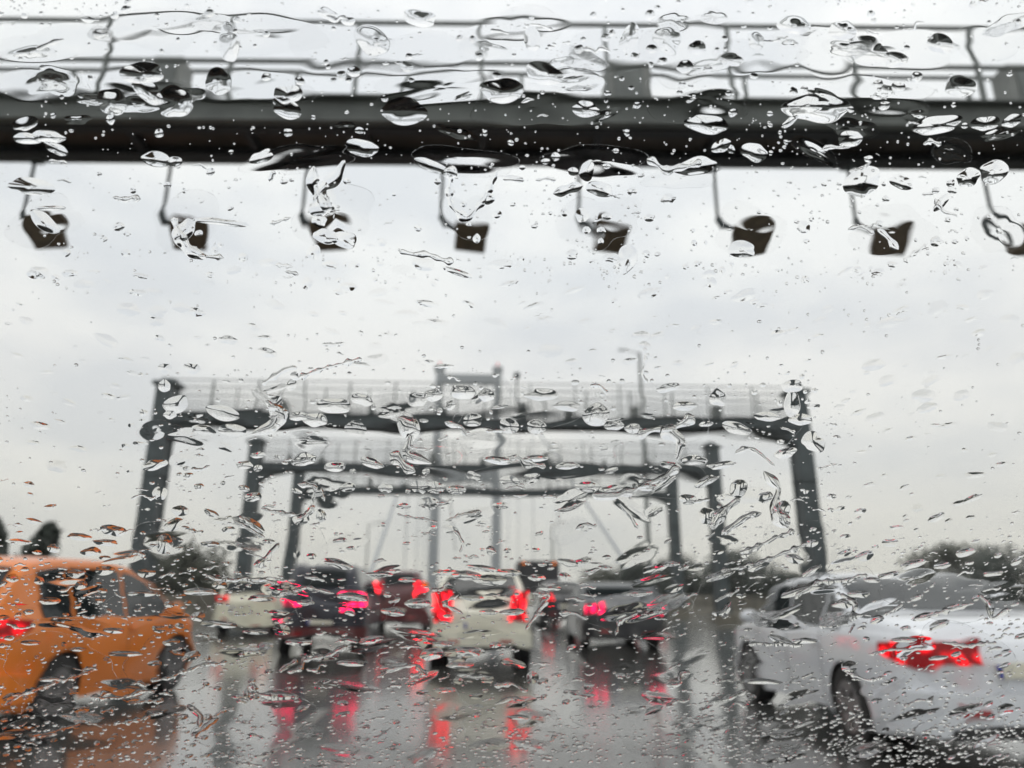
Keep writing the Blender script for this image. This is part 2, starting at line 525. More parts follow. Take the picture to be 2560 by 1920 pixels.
def cw(xc, yc):   # a point given across and ahead of the camera, turned to the road's frame
    return (xc * math.cos(YAW) + yc * math.sin(YAW), yc * math.cos(YAW) - xc * math.sin(YAW))
TREES = [
    (-25.2, 34.5, 5.3, 1.9, 'leaf_dark', True, 'tall dark conifer cut off by the edge behind the orange taxi'),
    (-22.4, 35, 4.5, 1.7, 'leaf_dark', True, 'dark conical tree rising above the orange taxi roof'),
    (-25.5, 60, 4.9, 2.3, 'leaf_grey', False, 'grey rounded tree between the two left gantry columns'),
    (-29.5, 62, 4.0, 2.6, 'leaf_grey', False, 'low grey tree behind the foot of the widest gantry left column'),
    (7.6, 62, 2.9, 2.2, 'leaf_grey', False, 'low grey green bush just left of the dark sedan roof'),
    (10.2, 60, 3.3, 2.1, 'leaf_dark', False, 'rounded bush directly behind the dark sedan roof'),
    (13.0, 56, 3.6, 2.1, 'leaf_dark', False, 'dark green tree behind the foot of the third gantry right column'),
    (16.2, 54, 3.7, 2.2, 'leaf_dark', False, 'dark green tree between the right columns of the third and second gantries'),
    (19.0, 55, 3.3, 2.0, 'leaf_dark', False, 'low dark green tree beside the foot of the widest gantry right column'),
    (22.5, 58, 2.9, 2.2, 'leaf_grey', False, 'low grey bush over the silver sedan front window'),
    (50.5, 88, 6.4, 3.4, 'leaf_grey', False, 'pale misty tree above the silver sedan, left of its pair'),
    (57.0, 90, 6.8, 3.6, 'leaf_grey', False, 'pale misty tree above the silver sedan, right of its pair'),
    (31.0, 46, 3.7, 2.1, 'leaf_dark', False, 'dark bush above the silver sedan rear window'),
    (34.6, 47, 3.3, 1.9, 'leaf_dark', False, 'dark bush nearest the edge above the silver sedan boot'),
]
for k, (xc, yc, h, r, m, con, lab) in enumerate(TREES):
    wx, wy = cw(xc, yc)
    tree(wx, wy, h, r * 1.15, M[m], lab, con, 3200, 100 + k)
wd = random.Random(77)
v, f = [], []
for k in range(9000):
    x = wd.uniform(-150, 150)
    if abs(x) < 17: continue
    y = wd.uniform(120, 150); z = abs(wd.gauss(0, 1.3)) + 0.3 * math.sin(x * 0.2) + 0.5
    p = Vector((x, y, max(0.1, z))); s = wd.uniform(0.2, 0.5)
    a1 = Vector((wd.gauss(0, 1), wd.gauss(0, 1), wd.gauss(0, 1))).normalized(); a2 = a1.orthogonal()
    i = len(v); v += [p + a1 * s, p + a2 * s, p - a1 * s, p - a2 * s]; f.append((i, i + 1, i + 2, i + 3))
tag(mesh_obj('undergrowth', v, f, M['leaf_grey']), 'hazy mass of far undergrowth and shrubs beyond the road', 'undergrowth', kind='stuff')

# ------------------------------------------------------------------ vehicles
def lerp_prof(pts, y):
    if y <= pts[0][0]: return pts[0][1]
    for (a, za), (b, zb) in zip(pts, pts[1:]):
        if y <= b:
            t = (y - a) / (b - a)
            return za + (zb - za) * t
    return pts[-1][1]

PROFILES = {
    'sedan': dict(L=4.55, W=0.90, belt=0.93, arch=(-1.32, 1.38),
        top=[(-2.275, .90), (-2.22, 1.02), (-2.0, 1.08), (-1.55, 1.11), (-1.3, 1.2), (-.95, 1.34), (-.6, 1.42), (-.1, 1.46), (.35, 1.43), (.7, 1.32), (1.15, 1.06), (1.35, .99), (1.8, .90), (2.12, .78), (2.275, .6)],
        rear_win=(-1.50, -.72), side=(-1.25, 1.0), pillars=(-.85, .02), rw_w=0.92),
    'hatch': dict(L=4.15, W=0.89, belt=0.96, arch=(-1.22, 1.28),
        top=[(-2.075, .98), (-2.03, 1.10), (-1.93, 1.26), (-1.78, 1.46), (-1.6, 1.56), (-1.2, 1.61), (-.2, 1.62), (.25, 1.57), (.65, 1.42), (1.1, 1.14), (1.3, 1.04), (1.75, .95), (1.98, .82), (2.075, .6)],
        rear_win=(-2.02, -1.72), side=(-1.55, .95), pillars=(-1.05, -.02), rw_w=0.86),
    'van': dict(L=4.6, W=0.93, belt=1.08, arch=(-1.4, 1.45),
        top=[(-2.3, 1.10), (-2.29, 1.35), (-2.24, 1.65), (-2.15, 1.82), (-1.9, 1.87), (0, 1.88), (.6, 1.82), (.95, 1.6), (1.4, 1.22), (1.6, 1.12), (2.0, 1.0), (2.2, .85), (2.3, .6)],
        rear_win=(-2.288, -2.17), side=(-1.9, 1.1), pillars=(-1.0, .1), rw_w=0.8),
}

def car(kind, name, loc, rz, body_mat, label, cat, lamp='red_lit', lamp_shape='wrap', scale=(1, 1, 1), roof_sign=False, plate=True, lamp_z=None, mid_lamp=False, bump_mat=None, group='vehicles queuing on the wet road'):
    P = PROFILES[kind]; L, W, belt = P['L'], P['W'], P['belt']; hl = L / 2
    root = empty(name, (loc[0], loc[1], 0), rz); root.scale = scale
    tag(root, label, cat, group)
    wr = 0.325
    def topz(y):
        s = 0.05
        return (lerp_prof(P['top'], y - s) + 2 * lerp_prof(P['top'], y) + lerp_prof(P['top'], y + s)) / 4
    def halfw(y):
        t = (abs(y) - (hl - 0.55)) / 0.55
        if t <= 0: return W
        return W * (1 - 0.03 * t - 0.24 * t ** 5) if y < 0 else W * (1 - 0.06 * t - 0.30 * t ** 4)
    def sill(y):
        z = 0.21 + (0.07 * max(0, (abs(y) - hl + 0.4) / 0.4))
        for yc in P['arch']:
            d = abs(y - yc)
            if d < 0.37: z = max(z, 0.32 + math.sqrt(0.37 ** 2 - d ** 2))
        return z
    NA, NB, NC = 8, 6, 6
    def pt(y, t, off=0.0):
        """t 0..NA side, NA..NA+NB greenhouse side, then roof to centre"""
        w = halfw(y); tz = topz(y); zs = min(belt, tz - 0.10); z0 = min(sill(y), zs - 0.03)
        if t <= NA:
            q = t / NA; z = z0 + (zs - z0) * q
            bul = 1 - 0.035 * ((z - 0.62) / 0.4) ** 2
            return Vector((w * bul + off, y, z))
        g_ = tz - zs
        xr = w - 0.05 - 0.36 * max(0, g_ - 0.12)
        ws = (w * (1 - 0.035 * ((zs - 0.62) / 0.4) ** 2))
        zr = tz - 0.07
        if t <= NA + NB:
            q = (t - NA) / NB
            x = ws + (xr - ws) * (q ** 0.85); z = zs + (zr - zs) * q
            return Vector((x + off, y, z + off * 0.3))
        q = (t - NA - NB) / NC
        a = q * math.pi / 2
        ex = 0.45
        x = xr * (math.cos(a) ** ex) if q < 1 else 0.0
        z = zr + (tz - zr) * (math.sin(a) ** 0.9)
        return Vector((x, y, z + off))
    ys = set()
    n = int(L / 0.05)
    for i in range(n + 1): ys.add(round(-hl + L * i / n, 4))
    for yy in (-hl + 0.012, -hl + 0.03, hl - 0.02): ys.add(round(yy, 4))
    ys = sorted(ys); NT = NA + NB + NC
    v, f = [], []
    for y in ys:
        row = [pt(y, t) for t in range(NT + 1)]
        full = [Vector((p.x, p.y, p.z)) for p in row] + [Vector((-p.x, p.y, p.z)) for p in row[:-1][::-1]]
        v += full
    m = 2 * NT + 1
    for j in range(len(ys) - 1):
        for i in range(m - 1):
            a = j * m + i; f.append((a, a + 1, a + m + 1, a + m))
    # tail and nose caps, slightly bulged
    for j, dy in ((0, -0.035), (len(ys) - 1, 0.04)):
        base = [v[j * m + i] for i in range(m)]
        c = sum(base, Vector()) / m
        i0 = len(v)
        for p in base: v.append(Vector((c.x + (p.x - c.x) * 0.9, p.y + dy, c.z + (p.z - c.z) * 0.92)))
        ci = len(v); v.append(Vector((c.x, base[0].y + dy * 1.3, c.z)))
        for i in range(m):
            k = (i + 1) % m
            f.append((j * m + i, j * m + k, i0 + k, i0 + i) if j else (j * m + k, j * m + i, i0 + i, i0 + k))
            f.append((i0 + i, i0 + k, ci) if j else (i0 + k, i0 + i, ci))
    body = mesh_obj('body', v, f, body_mat, root, True)
    u = MB(); u.box((0, 0, 0.42), (2 * W - 0.5, L - 0.35, 0.36)); u.box((0, 0, 0.30), (2 * W - 0.14, 1.75, 0.12)); u.build('underbody', M['black'], root)
    # wheels
    for yc in P['arch']:
        for s in (-1, 1):
            x = s * (W - 0.12)
            w_ = MB(); w_.tube((x - 0.105, yc, wr), (x + 0.105, yc, wr), wr, 26); wo = w_.build('wheel', M['tyre'], root, True)
            rm = MB(); rm.tube((x + s * 0.085, yc, wr), (x + s * 0.112, yc, wr), wr * 0.64, 20)
            rm.build('rim', M['rim'], wo, True)
            sp = MB()
            for k in range(5):
                a = k * 1.2566 + 0.3
                sp.box((x + s * 0.113, yc + math.cos(a + .63) * 0.12, wr + math.sin(a + .63) * 0.12), (0.006, 0.10, 0.045), rot=Matrix.Rotation(a + .63, 4, 'X'))
            sp.build('rim_gaps', M['black'], wo)
    # glass: patches of the same surface, 4 mm proud
    def patch(nm, y0, y1, t0, t1, side, ny=10, nt=6, inset=None, mat=None):
        vv, ff = [], []
        for j in range(ny + 1):
            y = y0 + (y1 - y0) * j / ny
            for i in range(nt + 1):
                t = t0 + (t1 - t0) * i / nt
                if inset: t = inset(y, t, i / nt)
                p = pt(y, t, 0.006); vv.append((p.x * side, p.y, p.z + 0.002))
        for j in range(ny):
            for i in range(nt):
                a = j * (nt + 1) + i; q = (a, a + 1, a + nt + 2, a + nt + 1); ff.append(q if side > 0 else q[::-1])
        return mesh_obj(nm, vv, ff, mat or M['glass_dark'], root, True)
    s0, s1 = P['side']; pa, pb = P['pillars']
    for side in (-1, 1):
        for (a, b) in ((s0, pa - 0.03), (pa + 0.03, pb - 0.03), (pb + 0.03, s1)):
            if b - a > 0.12: patch('side_window', a, b, NA + 0.4, NA + NB - 0.5, side)
    # rear and front screens span the roof rows
    def screen(nm, y0, y1, wf):
        vv, ff = [], []; ny, nx = 8, 14
        for j in range(ny + 1):
            y = y0 + (y1 - y0) * j / ny
            for i in range(nx + 1):
                q = -1 + 2 * i / nx
                # find surface height at lateral position
                tz = topz(y); zs = min(belt, tz - .1); g_ = tz - zs
                xr = halfw(y) - 0.05 - 0.36 * max(0, g_ - 0.12)
                x = q * xr * wf
                a = math.acos(min(1, abs(x / xr)) ** (1 / 0.45))
                z = tz - 0.07 + 0.07 * math.sin(a) ** 0.9
                e2 = 0.02
                dz = (topz(y + e2) - topz(y - e2)) / (2 * e2)
                nrm = Vector((0, -dz, 1)).normalized() * 0.008
                vv.append((x, y + nrm.y, z + nrm.z))
        for j in range(ny):
            for i in range(nx):
                a = j * (nx + 1) + i; ff.append((a, a + 1, a + nx + 2, a + nx + 1))
        return mesh_obj(nm, vv, ff, M['glass_dark'], root, True)
    screen('rear_window', P['rear_win'][0], P['rear_win'][1], P['rw_w'])
    screen('windscreen', .42 if kind == 'sedan' else (.3 if kind == 'hatch' else .68), 1.12 if kind == 'sedan' else (1.08 if kind == 'hatch' else 1.36), 0.93)
    # strips that follow the plan outline round the tail
    def outline(q, off):
        """q 0 at the flank, 1 at the middle of the tail"""
        if q < 0.45:
            y = -hl + 0.5 * (1 - q / 0.45); x = halfw(y) * (0.985)
            return x + off, y - off * 0.2 * (q / 0.45)
        t = (q - 0.45) / 0.55
        x0 = halfw(-hl) * 0.985
        return (x0 + off * (1 - t)) * (1 - t), -hl - 0.045 * min(1, t * 4) - off
    def strip(nm, mat, side, q0, q1, zlo, zhi, off, nq=14, parent=None):
        vv, ff = [], []
        for j in range(nq + 1):
            q = q0 + (q1 - q0) * j / nq
            for z, o_ in ((zlo(q), off * 0.2), (zlo(q), off), (zhi(q), off), (zhi(q), off * 0.2)):
                x, y = outline(q, o_); vv.append((x * side, y, z))
        for j in range(nq):
            for i in range(3):
                a = j * 4 + i; ff.append((a, a + 1, a + 5, a + 4) if side > 0 else (a, a + 4, a + 5, a + 1))
        ff += [(0, 3, 2, 1), (nq * 4, nq * 4 + 1, nq * 4 + 2, nq * 4 + 3)]
        return mesh_obj(nm, vv, ff, mat, parent or root)
    bm_ = bump_mat or body_mat
    bp = strip('rear_bumper', bm_, 1, 0.05, 1.0, lambda q: 0.30, lambda q: 0.56, 0.055)
    strip('rear_bumper', bm_, -1, 0.05, 1.0, lambda q: 0.30, lambda q: 0.56, 0.055)
    strip('bumper_insert', M['trim'], 1, 0.5, 1.0, lambda q: 0.26, lambda q: 0.35, 0.062)
    strip('bumper_insert', M['trim'], -1, 0.5, 1.0, lambda q: 0.26, lambda q: 0.35, 0.062)
    zc = lamp_z or (0.86 if kind == 'sedan' else 0.98)
    for s in (-1, 1):
        if lamp_shape == 'wrap':
            strip('taillight', M[lamp], s, 0.16, 0.72, lambda q: zc - 0.02 - 0.12 * min(1, (q - 0.1) / 0.3) * (1 if q < 0.62 else 1 - (q - .62) * 2.2), lambda q: zc + 0.02 + 0.035 * min(1, (q - .1) / .3), 0.018)
        elif lamp_shape == 'block':
            strip('taillight', M[lamp], s, 0.30, 0.66, lambda q: zc - 0.09, lambda q: zc + 0.08, 0.02)
        else:
            strip('taillight', M[lamp], s, 0.34, 0.58, lambda q: zc - 0.22, lambda q: zc + 0.24, 0.022)
    if plate:
        p = MB(); p.box((0, -hl - 0.075, 0.68 if kind != 'sedan' else 0.72), (0.52, 0.015, 0.11), bevel=0.004); po = p.build('number_plate', M['plate'], root)
        p = MB(); p.box((-0.238, -hl - 0.084, 0.68 if kind != 'sedan' else 0.72), (0.04, 0.006, 0.10)); p.build('country_band', M['plate_blue'], po)
    for s in (-1, 1):
        strip('reflector', M['red_lens'], s, 0.56, 0.72, lambda q: 0.40, lambda q: 0.45, 0.066)
    if mid_lamp:
        p = MB(); zz = topz(P['rear_win'][1] - 0.02) ; p.box((0, P['rear_win'][1] - 0.03, zz + 0.0), (0.3, 0.04, 0.03)); p.build('brake_light', M[lamp], root)
    # mirrors, handles, wiper, aerial
    for s in (-1, 1):
        a = MB(); a.ball((s * (W + 0.09), s1 - 0.12, belt + 0.08), (0.22, 0.12, 0.15)); a.box((s * (W - 0.02), s1 - 0.10, belt + 0.03), (0.12, 0.05, 0.04)); a.build('mirror', body_mat, root, True)
        for yy in (pa + 0.22, pb + 0.2):
            a = MB(); a.box((s * (W + 0.004), yy - 0.1, belt - 0.12), (0.035, 0.18, 0.03), bevel=0.008); a.build('door_handle', body_mat, root)
    for s in (-1, 1):
        for yy in (pa, pb, s1 - 0.05):
            vv, ff = [], []
            for i in range(NA + 1):
                for dy in (-0.005, 0.005):
                    yq = yy + dy; w = pt(yq, i * 0.98 + 0.1, 0.002); vv.append((w.x * s, w.y, w.z))
            for i in range(NA):
                a = i * 2; ff.append((a, a + 1, a + 3, a + 2))
            if all(abs(yy - c) > 0.40 for c in P['arch']):
                mesh_obj('door_seam', vv, ff, M['black'], root)
    if kind == 'van' or kind == 'hatch':
        a = MB(); a.tube((0.1, -hl - 0.02, 1.12 * (1 if kind == 'hatch' else 1.1)), (-0.35, -hl + 0.0, 1.2 * (1 if kind == 'hatch' else 1.1)), 0.012, 6); a.build('wiper', M['trim'], root)
    a = MB(); a.tube((0.25, -hl + 0.25, 0.22), (0.25, -hl - 0.02, 0.24), 0.035, 10); a.build('exhaust_pipe', M['rim'], root, True)
    if roof_sign:
        a = MB(); a.box((0, 0.0, topz(0) + 0.07), (0.42, 0.16, 0.13), bevel=0.02); a.build('roof_sign', M['plate'], root)
    return root

taxi_p = pmat('orange_paint', (0.76, 0.19, 0.003), 0.45, 0.0, coat=0.6, noise=0.06, nscale=2)
silver_p = pmat('silver_paint', (0.76, 0.78, 0.82), 0.3, 0.0, coat=1)
cream_p = paint('cream_paint', (0.76, 0.74, 0.62))
white_p = paint('white_paint', (0.78, 0.75, 0.60))
navy_p = pmat('navy_paint', (0.008, 0.010, 0.024), 0.4, coat=0.5)
grey_p = pmat('dark_grey_paint', (0.03, 0.034, 0.04), 0.4, coat=0.6)
maroon_p = paint('maroon_paint', (0.10, 0.008, 0.012))
black_p = paint('black_paint', (0.02, 0.02, 0.025))

car('hatch', 'taxi', (-4.95, 8.7), R(0.5), taxi_p, 'orange taxi close by, cut off by the edge of the view', 'taxi', lamp='red_lit', scale=(1, 1.06, 0.97))
car('sedan', 'sedan_car', (4.02, 7.75), R(-2.2), silver_p, 'large silver white sedan close by, one wraparound taillight glowing red', 'car', lamp='red_lit', scale=(1.0, 1, 0.985))
car('hatch', 'hatchback_car', (-0.13, 14.8), 0, cream_p, 'cream white hatchback ahead in the middle lane with tall upright red taillights', 'car', lamp='red_bright', lamp_shape='tall', lamp_z=0.98)
car('van', 'van', (-3.50, 17.4), R(4), navy_p, 'tall navy black van with pink red square brake lights beside the cream hatchback', 'van', lamp='pink_lit', lamp_shape='block', lamp_z=1.12, scale=(.95, 1, .94), bump_mat=maroon_p)
car('sedan', 'sedan_car', (2.98, 18.4), 0, grey_p, 'dark grey sedan with two pink red brake lights and black bumper', 'car', lamp='pink_lit', lamp_shape='block', lamp_z=0.88, bump_mat=black_p)
car('hatch', 'hatchback_car', (-7.2, 24.2), 0, white_p, 'small white hatchback just past the taxi bonnet, half hidden by rain', 'car', lamp='red_lit', lamp_shape='block', lamp_z=0.98)
car('van', 'van', (-2.95, 26.0), R(3), maroon_p, 'dark maroon van showing between the navy van and the cream hatchback', 'van', lamp='red_hot', lamp_shape='tall', lamp_z=1.25)
car('hatch', 'hatchback_car', (2.9, 30.5), 0, black_p, 'small dark car farther off between the cream hatchback and dark grey sedan', 'car', lamp='red_bright', lamp_shape='block', lamp_z=0.95)
car('sedan', 'sedan_car', (6.6, 33.0), 0, grey_p, 'distant dark car behind the right side of the dark grey sedan', 'car', lamp='red_soft', lamp_shape='block')
car('hatch', 'hatchback_car', (-10.2, 36.0), 0, grey_p, 'distant grey car beyond the small white hatchback', 'car', lamp='red_soft', lamp_shape='block')

# far box lorry
lo = empty('lorry', (2.9, 42.0, 0)); tag(lo, 'dark box lorry far ahead with high orange and red rear lamps', 'lorry', 'vehicles queuing on the wet road')
a = MB(); a.box((0, 2.6, 1.85), (2.3, 5.2, 2.1), bevel=0.03); bx = a.build('cargo_box', M['black'], lo)
for s in (-1, 1):
    a = MB(); a.box((s * 0.56, -0.02, 1.85), (1.06, 0.03, 1.96), bevel=0.01); a.build('rear_door', pmat('lorry_door', (0.05, 0.05, 0.055), 0.5), lo)
    a = MB(); a.box((s * 0.9, -0.06, 2.75), (0.22, 0.08, 0.09), bevel=0.01); a.build('marker_lamp', M['orange_lit'], lo)
    a = MB(); a.box((s * 0.95, -0.08, 0.72), (0.34, 0.1, 0.16), bevel=0.02); a.build('taillight', M['red_lit'], lo)
    for yy in (1.0, 6.4):
        a = MB(); a.tube((s * 0.75, yy, 0.45), (s * 1.08, yy, 0.45), 0.45, 22); a.build('wheel', M['tyre'], lo, True)
a = MB(); a.box((0, 6.4, 1.45), (2.1, 1.7, 1.8), bevel=0.12); a.build('cab', M['hood'], lo)
a = MB(); a.box((0, 3.4, 0.65), (0.9, 6.6, 0.22)); a.box((0, 0.05, 0.55), (2.1, 0.08, 0.12)); a.build('chassis', M['black'], lo)
# orange indicator glowing on the maroon van
mv = [o for o in bpy.data.objects if o.get('label', '').startswith('dark maroon van')][0]
a = MB(); a.box((0.84, -2.36, 1.38), (0.15, 0.06, 0.20), bevel=0.02); a.build('indicator', M['orange_lit'], mv)

# ------------------------------------------------------------------ the car the view is taken from
RAKE = R(50); Y0 = 0.50
PU = Vector((1, 0, 0)); PV = Vector((0, -math.cos(RAKE), math.sin(RAKE))); PN = Vector((0, math.sin(RAKE), math.cos(RAKE)))
P0 = Vector((0, Y0, EYE))
def on_glass(u, v, w=0.0): return P0 + PU * u + PV * v + PN * w
ws = empty('windscreen', P0)
tag(ws, 'raked clear windscreen the whole view is seen through, wet with rain', 'windscreen')
def slab(name, u0, u1, v0, v1, w0, w1, mat, parent):
    vv = [on_glass(u, v, w) - P0 for w in (w0, w1) for v in (v0, v1) for u in (u0, u1)]
    return mesh_obj(name, vv, [(0, 1, 3, 2), (4, 6, 7, 5), (0, 4, 5, 1), (2, 3, 7, 6), (0, 2, 6, 4), (1, 5, 7, 3)], mat, parent)
VLO, VHI = -0.24, 0.44
slab('glass_pane', -0.74, 0.74, VLO, VHI, -0.005, 0.0, M['pane'], ws)
own = empty('car_cabin', (0, 0, 0))
tag(own, 'dark cabin and bonnet of the car the view is taken from', 'car')
a = MB(); a.box((0, -0.56, 1.61), (1.5, 1.45, 0.05), bevel=0.02); a.build('roof', M['cabin'], own)
a = MB(); a.box((0, 0.42, 0.93), (1.5, 0.55, 0.12), bevel=0.04); a.build('dashboard', M['cabin'], own)
a = MB(); a.box((0, 1.35, 0.78), (1.5, 1.15, 0.10), rot=Matrix.Rotation(R(-10), 4, 'X'), bevel=0.05); a.build('bonnet', M['hood'], own)
for s in (-1, 1):
    a = MB(); a.box((s * 0.38, -0.75, 0.95), (0.52, 0.16, 0.75), bevel=0.06); a.box((s * 0.38, -0.45, 0.5), (0.52, 0.55, 0.2), bevel=0.06); a.box((s * 0.38, -0.77, 1.42), (0.26, 0.1, 0.18), bevel=0.04); a.build('seat', M['cabin'], own)
a = MB(); a.box((0, -1.3, 1.0), (1.5, 0.06, 1.15)); a.build('rear_wall', M['cabin'], own)
a = MB(); a.box((0, 0.2, 0.3), (1.6, 3.3, 0.1)); a.build('floor_pan', M['cabin'], own)
for s in (-1, 1):
    for yy in (-0.9, 1.5):
        a = MB(); a.tube((s * 0.70, yy, 0.31), (s * 0.88, yy, 0.31), 0.31, 24); a.build('wheel', M['tyre'], own, True)

# ------------------------------------------------------------------ rain on the windscreen
# The rain's layout was read off the photograph in units of a 2212 x 1659 picture, then laid on the glass where each drop sits.
_rot = _cam_rot
_F = 25.0 / 36.0 * 2212
_rot_np = np.array(_rot); _P0 = np.array(P0); _PN = np.array(PN); _PU = np.array(PU); _PV = np.array(PV); _E = np.array((0, 0, EYE))
def to_glass(x, y):
    x = np.asarray(x, float); y = np.asarray(y, float)
    d = np.stack([(x - 1106) / _F, -(y - 829.5) / _F, -np.ones_like(x)], -1) @ _rot_np.T
    t = ((_P0 - _E) @ _PN) / (d @ _PN)
    p = _E + d * t[..., None] - _P0
    return p @ _PU, p @ _PV

rw = random.Random(2024)
npr = np.random.RandomState(7)

def shape_noise(th, irr, seed, kmax=7):
    r_ = random.Random(seed); out = np.ones_like(th)
    for k in range(2, kmax):
        out += irr * r_.uniform(0.3, 1.0) / (k ** 0.9) * np.cos(k * th + r_.uniform(0, 6.283))
    return np.clip(out, 0.35, 1.8)

def lobes(th, seed, amount):
    """outline of a few beads that have run together, as radius over angle"""
    r_ = random.Random(seed + 77); n = r_.choice([2, 3, 3, 4])
    cs = [(r_.uniform(-0.5, 0.5), r_.uniform(-0.45, 0.45), r_.uniform(0.3, 0.62)) for _ in range(n)] + [(0, 0, 0.55)]
    out = np.full(len(th), 0.2)
    for i, t in enumerate(th):
        for r in np.linspace(1.3, 0.2, 30):
            px, py = r * math.cos(t), r * math.sin(t)
            if sum((c[2] ** 2) / ((px - c[0]) ** 2 + (py - c[1]) ** 2 + 1e-4) for c in cs) > 1.55:
                out[i] = r; break
    out = (np.roll(out, 1) + 2 * out + np.roll(out, -1)) / 4
    out /= out.max()
    return 1 + (out - 1) * amount

def blob(x, y, w, h, rot=0, hr=0.3, irr=0.12, seed=0, soft=False, sag=0.25, nt=None, nr=None, wob=0.0, p=None):
    big = max(w, h)
    nt = nt or (44 if big > 40 else 28 if big > 18 else 16 if big > 8 else 10)
    nr = nr or (12 if big > 40 else 8 if big > 18 else 5 if big > 8 else 3)
    th = np.linspace(0, 2 * np.pi, nt, endpoint=False)
    o = shape_noise(th, irr, seed)
    if big > 12 and not soft: o = o * lobes(th, seed, random.Random(seed + 9).uniform(0.2, 0.95))
    # rings crowd towards the rim, where the water turns down steeply
    rho = np.sin(np.linspace(0, 1, nr + 1)[1:] * np.pi / 2)
    ca, sa = math.cos(R(rot)), math.sin(R(rot))
    cx = np.outer(rho, np.cos(th) * o) * w / 2; cy = np.outer(rho, np.sin(th) * o) * h / 2
    X = x + cx * ca + cy * sa; Y = y - cx * sa + cy * ca
    U, V = to_glass(X, Y)
    u0, v0 = to_glass(x, y)
    du = np.hypot(U[-1] - u0, V[-1] - v0)
    Rm = 0.5 * (np.percentile(du, 15) + np.percentile(du, 50))
    H = hr * Rm
    if soft: prof = (1 - rho ** 2) ** 2
    else: prof = (1 - rho ** 2.0) ** (p or random.Random(seed + 1).uniform(1.0, 1.45))
    low = -np.sin(th) * 1.0            # towards the top of the picture
    Z = H * prof[:, None] * (1 - sag * rho[:, None] * low[None, :])
    if wob:
        r_ = random.Random(seed + 5)
        for k in range(4):
            a = r_.uniform(0, 6.28); q = r_.uniform(2, 5)
            Z *= 1 + wob * np.sin(q * np.outer(rho, np.cos(th - a)) + r_.uniform(0, 6))
    return star_mesh(u0, v0, H, U, V, Z)

def star_mesh(u0, v0, H, U, V, Z):
    """dome over a flat foot; the two share no vertices, so each is shaded on its own"""
    nr, nt = U.shape
    verts = [(u0, v0, H)] + list(zip(U.ravel(), V.ravel(), Z.ravel()))
    top = [(0, 1 + i, 1 + (i + 1) % nt) for i in range(nt)]
    for k in range(nr - 1):
        for i in range(nt):
            a = 1 + k * nt + i; b = 1 + k * nt + (i + 1) % nt
            top.append((a, a + nt, b + nt, b))
    c = len(verts); verts.append((u0, v0, 0.0)); verts += [(U[-1, i], V[-1, i], 0.0) for i in range(nt)]
    bot = [(c, c + 1 + (i + 1) % nt, c + 1 + i) for i in range(nt)]
    x, y = U[-1], V[-1]
    ccw = np.sum(x * np.roll(y, -1) - np.roll(x, -1) * y) > 0
    faces = top + bot
    if ccw: faces = [f[::-1] for f in faces]
    return np.array(verts, float), faces

def snake(pts, w0, hr=0.32, seed=0, taper=0.35, jag=0.25, nc=6):
    """a worm or streak of water along a path"""
    r_ = random.Random(seed)
    P = np.array(pts, float)
    seg = np.hypot(*np.diff(P, axis=0).T); L = seg.sum(); cum = np.concatenate([[0], np.cumsum(seg)])
    n = max(8, int(L / 4)); n = min(n, 60)
    s = np.linspace(0, L, n)
    X = np.interp(s, cum, P[:, 0]); Y = np.interp(s, cum, P[:, 1])
    for _ in range(max(1, n // 8)):
        X[1:-1] = (X[:-2] + 2 * X[1:-1] + X[2:]) / 4; Y[1:-1] = (Y[:-2] + 2 * Y[1:-1] + Y[2:]) / 4
    tx = np.gradient(X); ty = np.gradient(Y); m = np.hypot(tx, ty) + 1e-9
    nx_, ny_ = -ty / m, tx / m
    t = s / L
    tau = min(0.45, w0 * r_.uniform(0.6, 1.6) / L); q_ = np.clip(np.minimum(t, 1 - t) / tau, 0, 1)
    wd = np.sqrt(np.maximum(0, 1 - (1 - q_) ** 2))
    wig = sum(r_.uniform(-1, 1) / k * np.sin(t * L / (w0 * 2.2) * k + r_.uniform(0, 6.28)) for k in (1, 2, 3)) * w0 * 0.35
    X = X + nx_ * wig; Y = Y + ny_ * wig
    for k in range(1, 6):
        wd = wd * (1 + jag * r_.uniform(0.2, 1.3) * np.sin(t * L / w0 * k * 0.55 + r_.uniform(0, 6.28)))
    wd = np.clip(wd, 0.06, 2) * w0 / 2
    wob = np.cumsum(npr.randn(n)) * 0.0
    c = np.sin(np.linspace(-1, 1, nc * 2 + 1) * np.pi / 2)
    XX = X[:, None] + nx_[:, None] * wd[:, None] * c; YY = Y[:, None] + ny_[:, None] * wd[:, None] * c
    U, V = to_glass(XX, YY)
    half = np.hypot(U[:, 0] - U[:, -1], V[:, 0] - V[:, -1]) / 2
    Z = hr * half[:, None] * (1 - c ** 2)[None, :] ** r_.uniform(1.0, 1.4)
    verts = list(zip(U.ravel(), V.ravel(), Z.ravel()))
    m_ = 2 * nc + 1; base = len(verts)
    for j in range(n): verts += [(U[j, 0], V[j, 0], 0.0), (U[j, -1], V[j, -1], 0.0)]
    top = [(j * m_ + i, j * m_ + i + 1, (j + 1) * m_ + i + 1, (j + 1) * m_ + i) for j in range(n - 1) for i in range(m_ - 1)]
    bot = [(base + 2 * j, base + 2 * j + 2, base + 2 * j + 3, base + 2 * j + 1) for j in range(n - 1)]
    x = np.stack([U[:-1, 0], U[:-1, -1], U[1:, -1], U[1:, 0]]); y = np.stack([V[:-1, 0], V[:-1, -1], V[1:, -1], V[1:, 0]])
    area = np.sum(x * np.roll(y, -1, 0) - np.roll(x, -1, 0) * y)
    faces = top + bot
    if area > 0: faces = [f[::-1] for f in faces]
    return np.array(verts, float), faces

